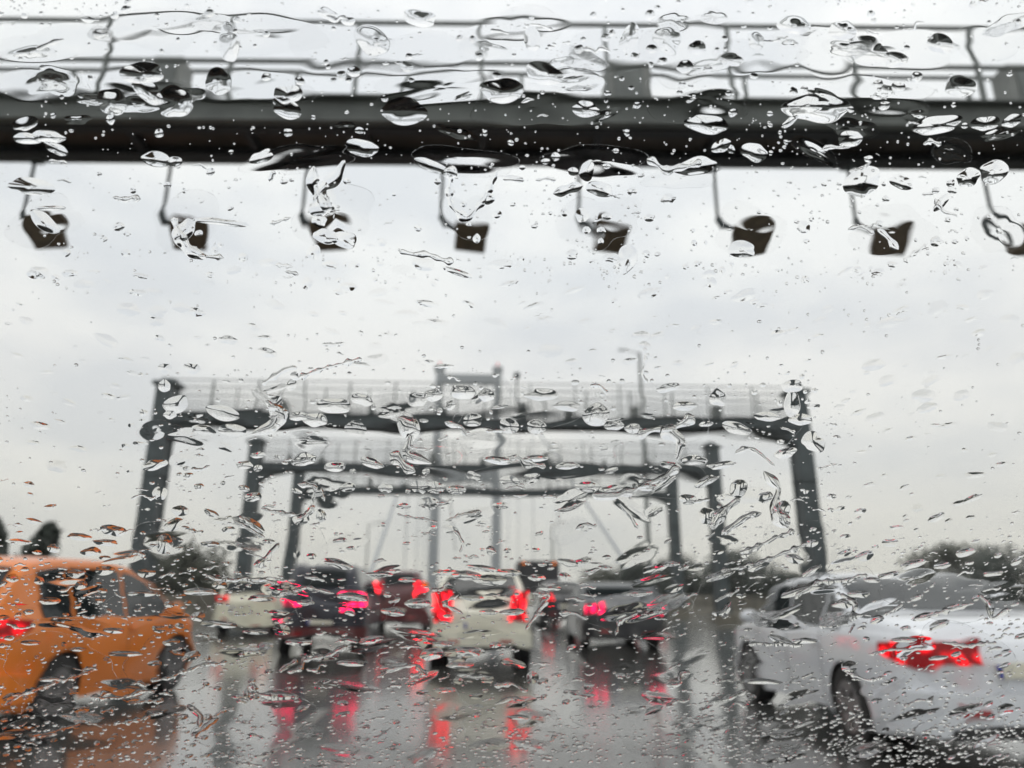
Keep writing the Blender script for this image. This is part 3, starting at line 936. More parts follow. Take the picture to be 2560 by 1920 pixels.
drops = []   # dict(x, y, w, h, word, mesh)
def add_blob(x, y, w, h, rot=0, word=None, **k):
    k.setdefault('seed', len(drops) * 13 + 3)
    if word is None:
        a = w / max(h, 1)
        word = 'flat oval' if a > 1.9 else 'upright' if a < 0.75 else 'rounded'
        if abs(rot) > 14: word = 'slanting'
    drops.append(dict(x=x, y=y, w=w, h=h, word=word, mesh=blob(x, y, w, h, rot, **k), area=w * h))
def add_snake(pts, w, word=None, **k):
    k.setdefault('seed', len(drops) * 17 + 5)
    xs = [p[0] for p in pts]; ys = [p[1] for p in pts]
    L = sum(math.hypot(b[0] - a[0], b[1] - a[1]) for a, b in zip(pts, pts[1:]))
    if word is None:
        word = 'trickling' if (max(ys) - min(ys)) > (max(xs) - min(xs)) * 1.2 else 'long thin'
    drops.append(dict(x=sum(xs) / len(xs), y=sum(ys) / len(ys), w=max(xs) - min(xs) + w, h=max(ys) - min(ys) + w, word=word, mesh=snake(pts, w, **k), area=L * w))

# thin wavy film: low, soft edged pools that bend what lies behind them
FILM = [(120, 95, 260, 80), (330, 60, 280, 90), (560, 70, 300, 90), (720, 110, 200, 120), (900, 120, 260, 110), (1120, 60, 240, 80),
        (1330, 110, 220, 110), (1480, 110, 170, 170), (1640, 120, 180, 90), (1800, 110, 160, 120), (1960, 110, 260, 80), (2150, 90, 160, 90),
        (90, 190, 200, 90), (300, 200, 260, 100), (540, 190, 260, 90), (950, 190, 300, 90), (1150, 230, 250, 110), (1500, 210, 260, 100), (1900, 210, 260, 90),
        (640, 345, 240, 60), (1000, 350, 260, 60), (1290, 350, 240, 70), (1480, 380, 160, 60),
        (90, 480, 150, 110), (400, 480, 150, 130), (720, 460, 160, 130), (1010, 470, 110, 100), (1290, 480, 170, 120), (1620, 500, 160, 110), (1930, 500, 180, 120), (2160, 500, 120, 110),
        (360, 860, 120, 180), (560, 900, 260, 90), (850, 900, 280, 100), (1120, 900, 260, 100), (1400, 900, 280, 100), (1620, 920, 200, 120), (1730, 860, 120, 160),
        (360, 1040, 140, 220), (560, 1040, 150, 160), (640, 1100, 120, 180), (900, 1010, 260, 90), (1150, 1030, 280, 90), (1420, 1020, 240, 110), (1560, 1080, 150, 220), (1700, 1040, 170, 220), (1480, 1120, 130, 200),
        (350, 1190, 150, 140), (540, 1180, 150, 160), (640, 1200, 130, 130), (950, 1180, 160, 180), (1080, 1160, 120, 200), (1730, 1190, 160, 140),
        (120, 1290, 260, 110), (330, 1290, 220, 110), (560, 1310, 220, 90), (740, 1310, 220, 90), (900, 1310, 200, 120), (1060, 1290, 220, 110), (1190, 1310, 180, 110), (1380, 1320, 220, 110), (1600, 1300, 240, 120), (1820, 1290, 240, 120), (2060, 1290, 260, 120),
        (120, 1440, 280, 110), (360, 1440, 200, 130), (680, 1420, 240, 110), (900, 1440, 220, 150), (1100, 1460, 240, 120), (1350, 1440, 240, 110), (1600, 1440, 220, 140), (1850, 1450, 240, 160), (2080, 1430, 260, 140),
        (200, 1580, 340, 110), (560, 1570, 280, 120), (860, 1570, 260, 110), (1120, 1580, 260, 110), (1420, 1570, 300, 120), (1720, 1560, 260, 110), (2020, 1560, 300, 110)]
for k, (x, y, w, h) in enumerate(FILM):
    if h > 145 and y > 800: continue
    add_blob(x, y, w, h, rw.uniform(-8, 12), 'wide thin', hr=rw.uniform(0.008, 0.014) * (1 if y < 800 else 0.5), irr=0.32, soft=True, wob=0.3, nt=60, nr=22, seed=900 + k)

# narrower ripples of film over the lower glass
for k in range(95):
    x = rw.uniform(0, 2212); y = 1170 + 470 * rw.random()
    wd = rw.uniform(50, 130); add_blob(x, y, wd, wd * rw.uniform(0.2, 0.42), rw.gauss(12 if x > 1300 else 2, 8), 'narrow rippled', hr=rw.uniform(0.016, 0.042), irr=0.3, soft=True, wob=0.2, nt=40, nr=14, seed=3000 + k)
for k in range(70):
    x = rw.uniform(0, 2212); y = rw.choice([rw.uniform(20, 330), rw.uniform(830, 1170)])
    if y > 800 and not 330 < x < 1770: continue
    wd = rw.uniform(50, 120); add_blob(x, y, wd, wd * rw.uniform(0.25, 0.6), rw.gauss(0, 12), 'narrow rippled', hr=rw.uniform(0.02, 0.05), irr=0.3, soft=True, wob=0.2, nt=40, nr=14, seed=4000 + k)

# drops one can single out in the photograph: x, y, width, height, tilt
BIG = [(905, 40, 74, 36, -10), (800, 88, 84, 50, -28), (300, 158, 96, 40, 0), (312, 198, 84, 36, -32), (235, 220, 58, 50, 0), (375, 222, 80, 62, 0),
       (465, 178, 56, 50, -25), (490, 92, 42, 74, 5), (618, 205, 56, 34, 0), (615, 235, 62, 34, -20), (868, 240, 112, 46, -3), (1182, 160, 100, 44, -12), (1155, 92, 50, 66, -15),
       (1090, 198, 92, 56, 0), (1268, 236, 62, 30, -12), (1300, 252, 82, 56, 0), (1445, 85, 60, 60, 30), (1722, 56, 88, 40, -4), (1830, 66, 56, 40, 0), (1880, 112, 84, 58, -10),
       (1770, 232, 160, 40, 6), (1715, 262, 46, 14, 35), (2035, 272, 130, 26, 10), (2140, 268, 74, 24, 12), (2195, 262, 44, 22, 14), (1846, 300, 60, 34, 8),
       (1530, 270, 100, 26, -8), (1560, 318, 44, 24, 30), (1584, 325, 22, 18, -40), (1635, 332, 56, 40, 0), (1505, 362, 86, 32, 6), (782, 322, 78, 26, -6), (330, 345, 66, 30, -6), (372, 350, 30, 18, 0),
       (560, 343, 64, 26, 20), (45, 272, 84, 24, 14), (95, 296, 74, 22, -8), (48, 300, 72, 16, 0), (112, 322, 60, 16, -24), (2085, 188, 62, 50, 0), (2040, 95, 54, 40, 0), (1945, 128, 60, 30, 0),
       (1640, 90, 36, 40, 0), (1585, 128, 60, 20, 0), (1360, 82, 40, 60, -20), (1110, 388, 46, 15, -4), (60, 405, 100, 24, -6), (85, 482, 96, 22, -38), (100, 452, 60, 10, 0), (1608, 543, 72, 28, 2), (1356, 562, 40, 56, -20),
       (2155, 375, 62, 44, 8), (2100, 385, 50, 30, 15), (1870, 396, 76, 58, 25), (1955, 395, 50, 26, -12), (1295, 410, 66, 30, -10), (1268, 372, 34, 46, -8), (925, 358, 80, 26, -22), (700, 515, 56, 30, 0), (742, 520, 56, 34, -14), (470, 482, 110, 14, -6), (395, 498, 34, 60, -40),
       (1260, 468, 30, 30, 0), (1320, 560, 36, 20, 0), (1935, 575, 26, 12, -4), (2040, 440, 20, 50, -40), (990, 592, 70, 12, -16), (1388, 730, 44, 30, 0), (1395, 752, 30, 24, 0), (958, 796, 40, 12, 0), (700, 430, 40, 60, 20),
       (348, 800, 36, 28, 0), (410, 802, 42, 26, -8), (350, 838, 32, 28, -20), (375, 878, 64, 44, 6), (476, 896, 86, 34, -10), (360, 902, 36, 22, 0), (500, 935, 70, 30, -4), (432, 934, 60, 28, 0), (455, 938, 50, 26, 0),
       (626, 838, 28, 32, 0), (718, 882, 86, 40, -6), (780, 868, 52, 28, -18), (590, 880, 34, 50, -45), (640, 905, 44, 22, 0), (568, 872, 44, 24, -20), (620, 900, 50, 26, -10), (905, 868, 56, 40, 0), (998, 850, 70, 36, -8), (1048, 858, 44, 36, 0), (935, 860, 44, 30, 0),
       (680, 912, 60, 36, 0), (765, 930, 50, 40, 0), (1020, 912, 44, 34, 0), (1100, 925, 46, 38, 0), (1160, 928, 46, 34, 0), (1175, 860, 86, 30, -4), (1228, 882, 60, 26, 0), (1290, 900, 60, 56, 0), (1330, 925, 44, 24, 10), (1370, 930, 44, 24, 0), (1450, 842, 60, 22, 10), (1480, 882, 58, 24, 0),
       (1555, 865, 40, 40, 0), (1595, 930, 74, 26, -14), (1660, 905, 60, 22, 0), (1720, 838, 60, 34, 0), (1715, 880, 40, 60, 0), (1735, 910, 60, 30, 0), (1760, 960, 60, 50, 0), (1700, 985, 60, 24, 12),
       (720, 1016, 56, 24, 0), (660, 1000, 70, 60, 10), (800, 1005, 60, 22, -20), (520, 1010, 48, 26, 0), (550, 990, 40, 20, 0), (752, 1058, 44, 26, 0), (905, 1058, 40, 30, 0), (940, 1060, 40, 30, 0), (985, 1064, 48, 20, 0), (1075, 1000, 70, 18, -6), (830, 1060, 36, 24, 0), (1160, 995, 70, 18, 0), (1228, 1012, 54, 18, 4), (1100, 1045, 50, 24, 0),
       (1270, 1058, 60, 26, 0), (1320, 1065, 60, 22, 8), (1400, 1058, 44, 18, 0), (1450, 1010, 60, 22, -8), (1500, 1000, 70, 24, 0), (1530, 1045, 60, 36, 20), (1490, 1085, 44, 40, 0), (1440, 1048, 80, 24, 30), (1560, 1010, 60, 20, 6), (1600, 1060, 50, 60, 45), (1530, 1120, 40, 60, 0), (1690, 1110, 50, 60, 30), (1660, 1080, 44, 50, 30),
       (350, 1180, 36, 50, 0), (340, 1075, 40, 60, 20), (370, 1140, 44, 26, 30), (385, 1110, 40, 24, 0), (330, 1010, 60, 40, 10), (545, 1080, 44, 26, 10), (650, 1128, 40, 30, 10), (540, 1140, 60, 26, -30), (690, 1120, 26, 50, 0),
       (165, 1166, 64, 18, -4), (225, 1180, 60, 18, -3), (80, 1158, 44, 20, 0), (110, 1190, 36, 22, 0), (450, 1182, 46, 14, 0), (190, 1198, 50, 22, 0), (50, 1232, 60, 24, 0), (80, 1262, 30, 20, 0), (220, 1238, 56, 24, 0), (160, 1246, 46, 20, 0), (228, 1275, 52, 22, 0), (18, 1256, 36, 20, 0),
       (430, 1286, 84, 18, 0), (100, 1305, 50, 18, 0), (350, 1262, 54, 22, -28), (470, 1270, 36, 20, 0), (360, 1312, 24, 18, 0), (400, 1310, 20, 14, 0), (12, 1298, 90, 10, -4),
       (728, 1226, 72, 20, -14), (818, 1248, 56, 14, 0), (880, 1260, 44, 14, 0), (700, 1255, 50, 18, 0), (1006, 1250, 70, 26, 0), (1060, 1262, 80, 26, 0), (1100, 1245, 60, 22, 0), (1150, 1238, 60, 24, 0), (1160, 1255, 44, 16, 0), (1040, 1235, 80, 16, -8), (1188, 1276, 50, 18, 0), (1360, 1266, 60, 22, -20), (1310, 1234, 40, 14, 0), (1450, 1225, 40, 14, 0), (1416, 1236, 60, 20, 12), (1500, 1240, 50, 14, 0), (1380, 1290, 80, 18, 4),
       (1560, 1250, 80, 18, 16), (1640, 1230, 60, 20, 24), (1690, 1190, 70, 18, 28), (1720, 1214, 44, 22, -14), (1760, 1240, 50, 18, 30), (1740, 1280, 100, 26, 18), (1860, 1240, 60, 18, 10), (1925, 1250, 50, 16, 10), (1975, 1226, 60, 22, 14), (2040, 1230, 44, 16, 10), (2090, 1245, 60, 20, 12), (2150, 1245, 60, 14, 4), (1890, 1260, 40, 14, 0), (1930, 1180, 40, 20, 0), (2010, 1190, 36, 18, 12), (2090, 1200, 50, 20, 14),
       (1830, 1310, 60, 24, 0), (1700, 1330, 80, 24, 22), (1650, 1350, 60, 22, 25), (2000, 1340, 50, 18, 16), (2060, 1320, 44, 18, 14), (1900, 1345, 36, 20, 20), (1800, 1340, 70, 20, -12), (1860, 1290, 50, 18, 0), (1740, 1392, 60, 16, 0), (1690, 1390, 60, 18, -20),
       (1160, 1300, 40, 30, 10), (1110, 1330, 60, 20, 4), (1060, 1330, 50, 14, 0), (1020, 1300, 60, 16, -4), (960, 1330, 50, 20, 0), (900, 1310, 60, 22, 0), (850, 1330, 60, 20, -6), (760, 1296, 70, 20, -6), (700, 1330, 60, 20, 0), (660, 1310, 46, 18, 0), (560, 1300, 60, 16, 0), (600, 1330, 50, 14, 0),
       (420, 1380, 70, 20, -8), (470, 1356, 90, 18, -4), (545, 1372, 60, 16, 0), (640, 1395, 70, 18, 0), (720, 1400, 60, 20, 0), (800, 1390, 60, 18, 6), (960, 1400, 60, 18, 0), (1010, 1415, 60, 24, 0), (1070, 1398, 70, 18, 0), (1110, 1440, 60, 20, -10), (1150, 1470, 30, 34, -30), (990, 1445, 70, 18, 0), (1000, 1475, 80, 16, 0), (930, 1420, 60, 30, 10), (850, 1450, 70, 18, 10), (760, 1440, 70, 16, 0),
       (450, 1365, 30, 20, 0), (60, 1395, 50, 12, 0), (160, 1410, 44, 12, 0), (265, 1420, 90, 12, 0), (200, 1345, 60, 16, 10), (300, 1290, 70, 14, 0), (240, 1370, 50, 14, 0), (420, 1340, 40, 26, 0), (170, 1440, 60, 14, 0), (330, 1440, 36, 12, 0), (100, 1475, 60, 14, 0), (360, 1395, 50, 20, 10),
       (770, 1530, 64, 14, 2), (1120, 1558, 56, 12, 0), (960, 1500, 60, 14, 0), (1840, 1450, 40, 30, 0), (1870, 1475, 60, 14, -12), (1650, 1480, 90, 14, -4), (1960, 1390, 60, 14, 0), (2030, 1430, 60, 12, 6), (2100, 1400, 50, 14, 10)]
kept = []
for k, (x, y, w, h, r_) in enumerate(BIG):
    flat = y > 1150
    if any(((x - a) / (w + c)) ** 2 + ((y - b) / (h + d)) ** 2 < 0.10 for a, b, c, d in kept): continue
    kept.append((x, y, w, h))
    if 960 < y < 1160 and h > 34: h *= 0.65
    if y < 620:
        w *= 1.15; h *= 1.25
        if w > 2.0 * h and k % 3: w, h = w * 0.86, min(w * 0.48, h * 1.35)
    elif y > 1150 and k % 4 == 1: continue
    add_blob(x, y, w, h, r_, hr=rw.uniform(0.11, 0.24) if not flat else rw.uniform(0.10, 0.24), irr=rw.uniform(0.10, 0.22), sag=rw.uniform(0.1, 0.45), wob=0.05 if max(w, h) > 50 else 0)

WORMS = [([(670, 360), (668, 400), (690, 430), (700, 470)], 26), ([(745, 350), (720, 385), (690, 410), (672, 440)], 30), ([(975, 380), (968, 430), (975, 455), (1010, 475), (1040, 440), (1075, 370)], 14), ([(960, 365), (985, 385)], 24),
         ([(1195, 418), (1240, 410), (1262, 405)], 16), ([(1400, 345), (1440, 372), (1470, 362), (1520, 350)], 16), ([(372, 470), (385, 520), (400, 545), (440, 562)], 20), ([(590, 370), (580, 395)], 10), ([(2030, 430), (2045, 460), (2075, 470)], 9), ([(2000, 425), (2025, 420)], 7),
         ([(1395, 755), (1398, 790), (1388, 815), (1402, 832)], 7), ([(560, 830), (600, 812), (640, 800)], 12), ([(640, 822), (700, 800), (780, 780)], 9), ([(860, 545), (920, 556), (980, 570)], 12), ([(1900, 500), (1930, 520), (1950, 540)], 14), ([(1960, 570), (1990, 545), (2010, 530)], 9),
         ([(540, 945), (580, 930), (600, 905), (570, 870)], 24), ([(860, 905), (900, 940), (880, 985), (930, 1010)], 26), ([(960, 915), (1000, 925), (1010, 945)], 14), ([(1080, 1000), (1120, 990), (1140, 1010), (1180, 1015)], 16), ([(840, 985), (870, 1000), (900, 1020)], 18),
         ([(1380, 950), (1430, 935), (1480, 915), (1500, 900)], 18), ([(1430, 930), (1470, 960), (1460, 1000)], 24), ([(1280, 1075), (1330, 1080), (1380, 1060), (1430, 1040), (1470, 1015)], 16), ([(1540, 1150), (1570, 1110), (1600, 1080)], 20), ([(1560, 1160), (1610, 1130), (1650, 1115)], 12), ([(1700, 1150), (1680, 1100), (1690, 1060), (1660, 1020)], 24),
         ([(1590, 985), (1620, 975), (1650, 990), (1680, 1010)], 9), ([(640, 1050), (680, 1060), (670, 1110), (640, 1130)], 10), ([(560, 1105), (600, 1115), (640, 1120)], 8), ([(545, 1230), (580, 1200), (600, 1180)], 12), ([(500, 1130), (540, 1150), (570, 1165)], 10), ([(700, 1090), (690, 1060)], 6),
         ([(855, 1118), (900, 1125), (945, 1135)], 5), ([(960, 1130), (1000, 1120), (1040, 1110)], 6), ([(1200, 1110), (1240, 1100), (1270, 1090)], 6), ([(1340, 1095), (1370, 1125), (1380, 1150)], 8), ([(1050, 1190), (1075, 1200)], 16), ([(980, 1150), (1000, 1180), (990, 1200)], 8),
         ([(0, 1535), (60, 1500), (140, 1478), (205, 1448)], 8), ([(20, 1512), (90, 1490), (160, 1465)], 7), ([(320, 1480), (390, 1462), (440, 1442), (488, 1438)], 8), ([(60, 1600), (120, 1585), (170, 1572)], 7), ([(240, 1575), (300, 1560), (345, 1545)], 8), ([(410, 1600), (440, 1580), (470, 1560)], 12), ([(400, 1530), (430, 1555), (425, 1580)], 14), ([(190, 1520), (260, 1512), (330, 1500)], 8), ([(270, 1530), (350, 1520)], 7),
         ([(1720, 1300), (1760, 1270), (1800, 1262), (1880, 1250)], 10), ([(1560, 1240), (1640, 1225), (1700, 1200), (1750, 1180)], 9), ([(1600, 1200), (1660, 1180), (1720, 1150)], 9), ([(1820, 1290), (1850, 1310), (1840, 1340), (1870, 1335)], 12), ([(2120, 1290), (2140, 1310), (2150, 1345), (2190, 1320)], 12), ([(1980, 1345), (2060, 1325), (2110, 1310)], 9), ([(1880, 1420), (1950, 1410), (2010, 1408)], 6), ([(2040, 1395), (2100, 1402), (2160, 1396)], 8), ([(1830, 1462), (1880, 1476), (1920, 1470)], 7),
         ([(1620, 1400), (1680, 1398), (1740, 1402)], 8), ([(1380, 1330), (1340, 1350), (1330, 1380)], 8), ([(1150, 1285), (1190, 1292), (1160, 1325), (1140, 1370)], 10), ([(990, 1290), (960, 1310), (1000, 1335)], 8), ([(820, 1470), (860, 1450), (900, 1440), (920, 1470)], 10), ([(640, 1430), (600, 1460)], 10), ([(440, 1250), (500, 1262), (560, 1258), (600, 1266)], 9), ([(600, 1290), (660, 1276), (720, 1290)], 8)]
for k, (pts, w) in enumerate(WORMS):
    add_snake(pts, w, hr=rw.uniform(0.2, 0.42))

def density(x, y):
    d = 0.30
    if y < 200: d = 0.45
    elif y < 350: d = 0.42
    elif y < 620: d = 0.35
    elif y < 800: d = 0.12
    elif y < 1150: d = 0.75 if 290 < x < 1820 else 0.16
    else: d = 1.5 if y > 1220 else 1.0
    if y > 1150 and x > 1450: d *= 1.35
    if y > 1150 and x < 450 and y < 1210: d *= 0.5
    return d

def density2(x, y):
    if y < 200: return 0.3
    if y < 350: return 0.12
    if y < 620: return 0.2
    if y < 800: return 0.03
    if y < 1150: return 0.45 if 290 < x < 1820 else 0.07
    return (0.75 if y > 1210 else 0.65) * (1.1 if 1450 < x < 1700 else 0.85)
def cluster(x, y):
    c = 0.5 + 0.5 * math.sin(x / 61 + 2 * math.sin(y / 43)) * math.sin(y / 37 + 2 * math.sin(x / 53 + 1))
    c2 = 0.5 + 0.5 * math.sin(x / 163 + y / 90) * math.sin(y / 110 - x / 210 + 2)
    return 0.25 + 1.9 * c * c * (0.4 + c2)
cells = {}
def free(x, y, r):
    k0 = int(x // 40), int(y // 40)
    for i in (-1, 0, 1):
        for j in (-1, 0, 1):
            for (a, b, q) in cells.get((k0[0] + i, k0[1] + j), ()):
                if (a - x) ** 2 + ((b - y) * 1.5) ** 2 < (r + q) ** 2 * 0.8: return False
    return True
def occupy(x, y, r): cells.setdefault((int(x // 40), int(y // 40)), []).append((x, y, r))
for d in drops:
    if d['word'] not in ('wide thin', 'narrow rippled'):
        if d['word'] in ('trickling', 'long thin'): occupy(d['x'], d['y'], 10)
        else: occupy(d['x'], d['y'], min(40, d['w'] * 0.5)); 

def scatter(n, lo, hi, power, streak=0.0):
    made = 0; tries = 0
    while made < n and tries < n * 30:
        tries += 1
        x = rw.uniform(-30, 2242); y = rw.uniform(-30, 1689)
        if rw.random() > (density(x, y) if hi < 10 else density2(x, y)) * cluster(x, y) / 2.1: continue
        s = lo + (hi - lo) * rw.random() ** power
        asp = rw.uniform(0.9, 1.5)
        if y > 1150: asp = rw.uniform(1.4, 2.7)
        elif y > 900: asp = rw.uniform(1.1, 2.3)
        if y < 560: s *= 1.15 if hi > 10 else 0.85
        if y > 1560: s = min(s, 14)
        if 800 < y < 1200: s *= 0.72
        rot = rw.gauss(0, 6)
        if x > 1400 and y > 1120: rot = rw.gauss(17, 8)
        elif y > 1400: rot = rw.gauss(8, 6)
        w = s * math.sqrt(asp); h = s / math.sqrt(asp)
        if not free(x, y, w * 0.42): continue
        occupy(x, y, w * 0.5)
        if rw.random() < streak * (1 if y > 900 else 0.35):
            a = R(rot + rw.uniform(-15, 15)); L = s * rw.uniform(1.6, 3.4)
            c = L * rw.uniform(-0.18, 0.18)
            pts = [(x - L / 2 * math.cos(a), y + L / 2 * math.sin(a)), (x + c * math.sin(a), y + c * math.cos(a)), (x + L / 2 * math.cos(a), y - L / 2 * math.sin(a))]
            if rw.random() < 0.5: pts.insert(2, (x + L * 0.25 * math.cos(a) - c, y - L * 0.25 * math.sin(a) - c * 0.7))
            add_snake(pts, s * rw.uniform(0.28, 0.5), hr=rw.uniform(0.2, 0.5), nc=4)
        else:
            add_blob(x, y, w, h, rot, hr=(rw.uniform(0.12, 0.3) if y < 1150 else rw.uniform(0.08, 0.24)) if s > 9 else rw.uniform(0.25, 0.55), irr=rw.uniform(0.04, 0.24), sag=rw.uniform(0, 0.4), p=None if s > 9 else 1.0)
        made += 1
scatter(170, 18, 34, 1.8, 0.35)
scatter(1050, 7, 20, 1.5, 0.34)
scatter(4600, 2.6, 9, 1.9, 0.05)
# shallow soft dents of water on the open sky
for k in range(520):
    x = rw.uniform(0, 2212); y = rw.uniform(560, 1160)
    if 320 < x < 1780 and y > 800 and rw.random() < 0.7: continue
    wd = rw.uniform(14, 60); 
    if not free(x, y, wd * 0.3): continue
    occupy(x, y, wd * 0.4)
    add_blob(x, y, wd, wd * rw.uniform(0.25, 0.6), rw.gauss(-6 if x < 1106 else 14, 8), hr=rw.uniform(0.05, 0.17), irr=0.2, p=1.3, wob=0.1)
# fine beads low on the glass
for k in range(1500):
    x = rw.uniform(0, 2212) if k % 3 else rw.uniform(1450, 2212); y = 1659 - abs(rw.gauss(0, 80))
    if y < 1470: continue
    s = rw.uniform(4, 10)
    if free(x, y, s * 0.5):
        occupy(x, y, s * 0.6); add_blob(x, y, s * 1.7, s * 0.8, rw.gauss(6, 6), hr=rw.uniform(0.4, 0.7), irr=0.12)

# what each of the 300 largest lies over, for its description
REG = [(0, 0, 2212, 60, 'the bright sky over the top handrail'), (0, 60, 560, 190, 'the nearest gantry handrails, above the taxi side'), (560, 60, 1110, 190, 'the middle of the nearest handrails, clear of the cabinet'),
       (1110, 60, 1560, 190, 'the handrails around the grey cabinet'), (1560, 60, 2213, 190, 'the nearest handrails, above the silver sedan side'),
       (0, 190, 560, 345, 'the nearest dark beam, above the taxi side'), (560, 190, 1110, 345, 'the nearest dark beam, just before its middle'), (1110, 190, 1600, 345, 'the nearest dark beam, just past its middle'), (1600, 190, 2213, 350, 'the nearest dark beam, above the silver sedan side'),
       (0, 345, 560, 590, 'the first two hanging antennas'), (560, 345, 1110, 590, 'the third and fourth hanging antennas'), (1110, 345, 1720, 590, 'the fifth and sixth hanging antennas'), (1720, 345, 2213, 590, 'the last two hanging antennas'),
       (0, 590, 1106, 790, 'the open sky, taxi half'), (1106, 590, 2213, 790, 'the open sky, sedan half'),
       (0, 790, 300, 1140, 'the sky outside the widest gantry, taxi side'), (300, 790, 520, 1140, 'the widest gantry column on the taxi side'), (520, 790, 800, 960, 'the widest gantry beam, taxi end'), (800, 790, 1110, 960, 'the widest gantry beam below the tower'),
       (1110, 790, 1450, 960, 'the widest gantry beam past the tower'), (1450, 790, 1800, 960, 'the widest gantry beam, sedan end'), (1800, 790, 2213, 1140, 'the sky outside the widest gantry, sedan side'),
       (520, 960, 800, 1140, 'the left columns of the two inner gantries'), (800, 960, 1110, 1140, 'the inner gantry beams below the tower'), (1110, 960, 1400, 1140, 'the inner gantry beams past the tower'), (1400, 960, 1620, 1140, 'the right columns of the two inner gantries'), (1620, 960, 1800, 1140, 'the widest gantry column on the sedan side'),
       (0, 1140, 420, 1290, 'the orange taxi roof and windows'), (420, 1140, 620, 1340, 'the small white hatchback'), (620, 1140, 830, 1400, 'the navy van'), (830, 1140, 930, 1400, 'the maroon van'), (930, 1140, 1160, 1440, 'the cream hatchback'), (1160, 1140, 1260, 1400, 'the small dark car'), (1260, 1140, 1460, 1400, 'the dark grey sedan'),
       (1460, 1140, 1640, 1290, 'the trees at the road edge'), (1640, 1140, 1900, 1350, 'the silver sedan side windows'), (1900, 1140, 2213, 1350, 'the silver sedan rear window'),
       (0, 1290, 420, 1440, 'the orange taxi flank'), (0, 1440, 420, 1660, 'the orange taxi wheels and their reflection'), (1600, 1350, 1880, 1510, 'the silver sedan flank'), (1880, 1350, 2213, 1510, 'the silver sedan taillight and boot'),
       (420, 1300, 620, 1660, 'the wet road beside the taxi'), (620, 1400, 930, 1660, 'the red reflections on the road below the vans'), (930, 1440, 1260, 1660, 'the wet road below the cream hatchback'), (1260, 1400, 1600, 1660, 'the wet road below the dark grey sedan'), (1460, 1290, 1640, 1400, 'the road edge before the silver sedan'), (1600, 1510, 2213, 1700, 'the wet road below the silver sedan')]
def region(x, y):
    for a, b, c, d, s in REG:
        if a <= x < c and b <= y < d: return s
    return 'the very edge of the view'

drops_in = [d for d in drops if 4 < d['x'] < 2208 and 4 < d['y'] < 1655]
drops_out = [d for d in drops if not (4 < d['x'] < 2208 and 4 < d['y'] < 1655)]
drops_in.sort(key=lambda d: -d['area'])
single, rest = drops_in[:300], drops_in[300:] + drops_out
classes = {}
for d in single:
    s = max(d['w'], d['h'])
    size = '' if d['word'] in ('wide thin', 'narrow rippled') else 'big' if s > 66 else 'middling' if s > 40 else 'small'
    noun = 'film of rainwater' if d['word'] in ('wide thin', 'narrow rippled') else 'raindrop' if d['word'] not in ('trickling', 'long thin') else 'streak of rainwater'
    d['key'] = (' '.join((size + ' ' + d['word'] + ' ' + noun).split()), region(d['x'], d['y']))
    classes.setdefault(d['key'], []).append(d)
ORD = ['first', 'second', 'third', 'fourth', 'fifth', 'sixth', 'seventh', 'eighth', 'ninth', 'tenth', 'eleventh', 'twelfth', 'thirteenth', 'fourteenth', 'fifteenth', 'sixteenth']
for (what, where), ds in classes.items():
    ds.sort(key=lambda d: d['x'])
    for i, d in enumerate(ds):
        lab = what + ' over ' + where.replace('the ', '')
        if len(ds) > 1: lab += ', ' + ORD[min(i, 15)] + ' from left'
        if len(lab.replace(',', '').split()) > 16: lab = lab.replace(' from left', '').replace(' of rainwater', ' of rain')
        d['label'] = lab
_lay = [0]
def water_obj(name, meshes, centre):
    vs, fs, base = [], [], 0
    for v, f in meshes:
        v = v.copy(); v[:, 2] += 0.0005 + (_lay[0] % 8) * 0.0003 if name == 'water_film' else 0.0032 + rw.random() * 0.0004; _lay[0] += 1
        vs.append(v); fs += [tuple(i + base for i in q) for q in f]
        base += len(v)
    V = np.concatenate(vs)
    W3 = _P0 + V[:, :1] * _PU + V[:, 1:2] * _PV + V[:, 2:3] * _PN - np.array(centre)
    return mesh_obj(name, W3, fs, M['water'], None, True, centre)
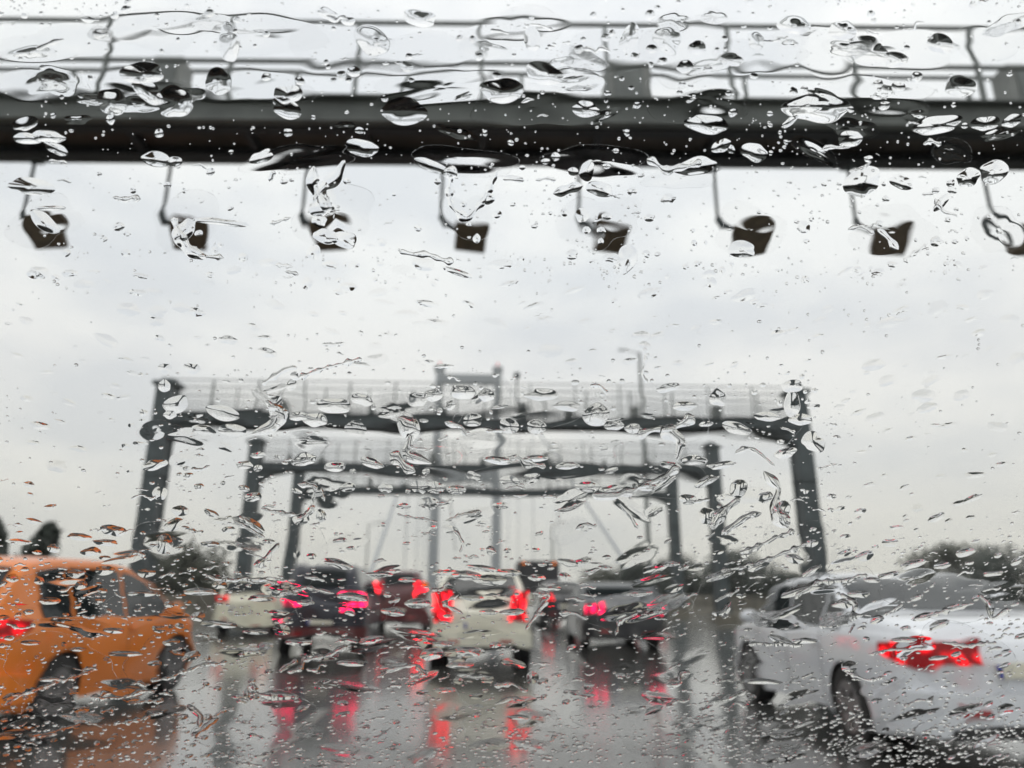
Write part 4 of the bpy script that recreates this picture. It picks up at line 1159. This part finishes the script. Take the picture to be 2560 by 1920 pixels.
for d in single:
    u, v = to_glass(d['x'], d['y']); c = on_glass(float(u), float(v))
    o = water_obj('water_film' if 'film' in d['label'] else 'raindrop' if 'raindrop' in d['label'] else 'water_streak', [d['mesh']], c)
    tag(o, d['label'], 'raindrop' if 'raindrop' in d['label'] else 'rainwater', 'rainwater lying on the windscreen')
# rain over the rest of the windscreen, outside the view
for k in range(4200):
    u = rw.uniform(-0.72, 0.72); v = rw.uniform(VLO + 0.01, VHI - 0.01)
    p = on_glass(u, v) - Vector((0, 0, EYE)); c = _rot.transposed() @ p
    px = 1106 + c.x / -c.z * _F; py = 829.5 - c.y / -c.z * _F
    if c.z < 0 and -20 < px < 2232 and -20 < py < 1679: continue
    s = rw.uniform(0.0008, 0.008) * rw.random() ** 0.8
    nt, nr = 12, 4
    th = np.linspace(0, 6.2832, nt, endpoint=False); rho = np.sin(np.linspace(0, 1, nr + 1)[1:] * np.pi / 2)
    o_ = shape_noise(th, 0.15, k)
    U = u + np.outer(rho, np.cos(th) * o_) * s; V_ = v + np.outer(rho, np.sin(th) * o_) * s
    H = s * 0.4; Z = H * ((1 - rho ** 2) ** 0.75)[:, None] * np.ones((1, nt))
    rest.append(dict(mesh=star_mesh(u, v, H, U, V_, Z)))
rb = water_obj('rain_beads', [d['mesh'] for d in rest], (0, Y0, EYE))
tag(rb, 'countless fine beads and specks of rain scattered over the windscreen', 'rain', kind='stuff')
print('drops', len(drops), 'single', len(single), 'classes', len(classes), max(len(c) for c in classes.values()))

# ------------------------------------------------------------------ rainy air

bmh = bmesh.new(); bmesh.ops.create_cube(bmh, size=1.0, matrix=Matrix.Translation((0, 500, 54.0)) @ Matrix.Diagonal((1600, 1500, 112, 1)))

me = bpy.data.meshes.new('haze'); bmh.to_mesh(me); bmh.free()
hm = bpy.data.materials.new('haze'); hm.use_nodes = True
n, l = nodes(hm); n.clear()
ho_ = n.new('ShaderNodeOutputMaterial'); hv = n.new('ShaderNodeVolumePrincipled')
hv.inputs['Color'].default_value = (0.93, 0.94, 0.95, 1); hv.inputs['Density'].default_value = 0.0005
hv.inputs['Anisotropy'].default_value = 0.3
l.new(hv.outputs[0], ho_.inputs['Volume'])
me.materials.append(hm)
o = bpy.data.objects.new('haze', me); col.objects.link(o); tag(o, 'pale rain haze filling the air', kind='stuff')
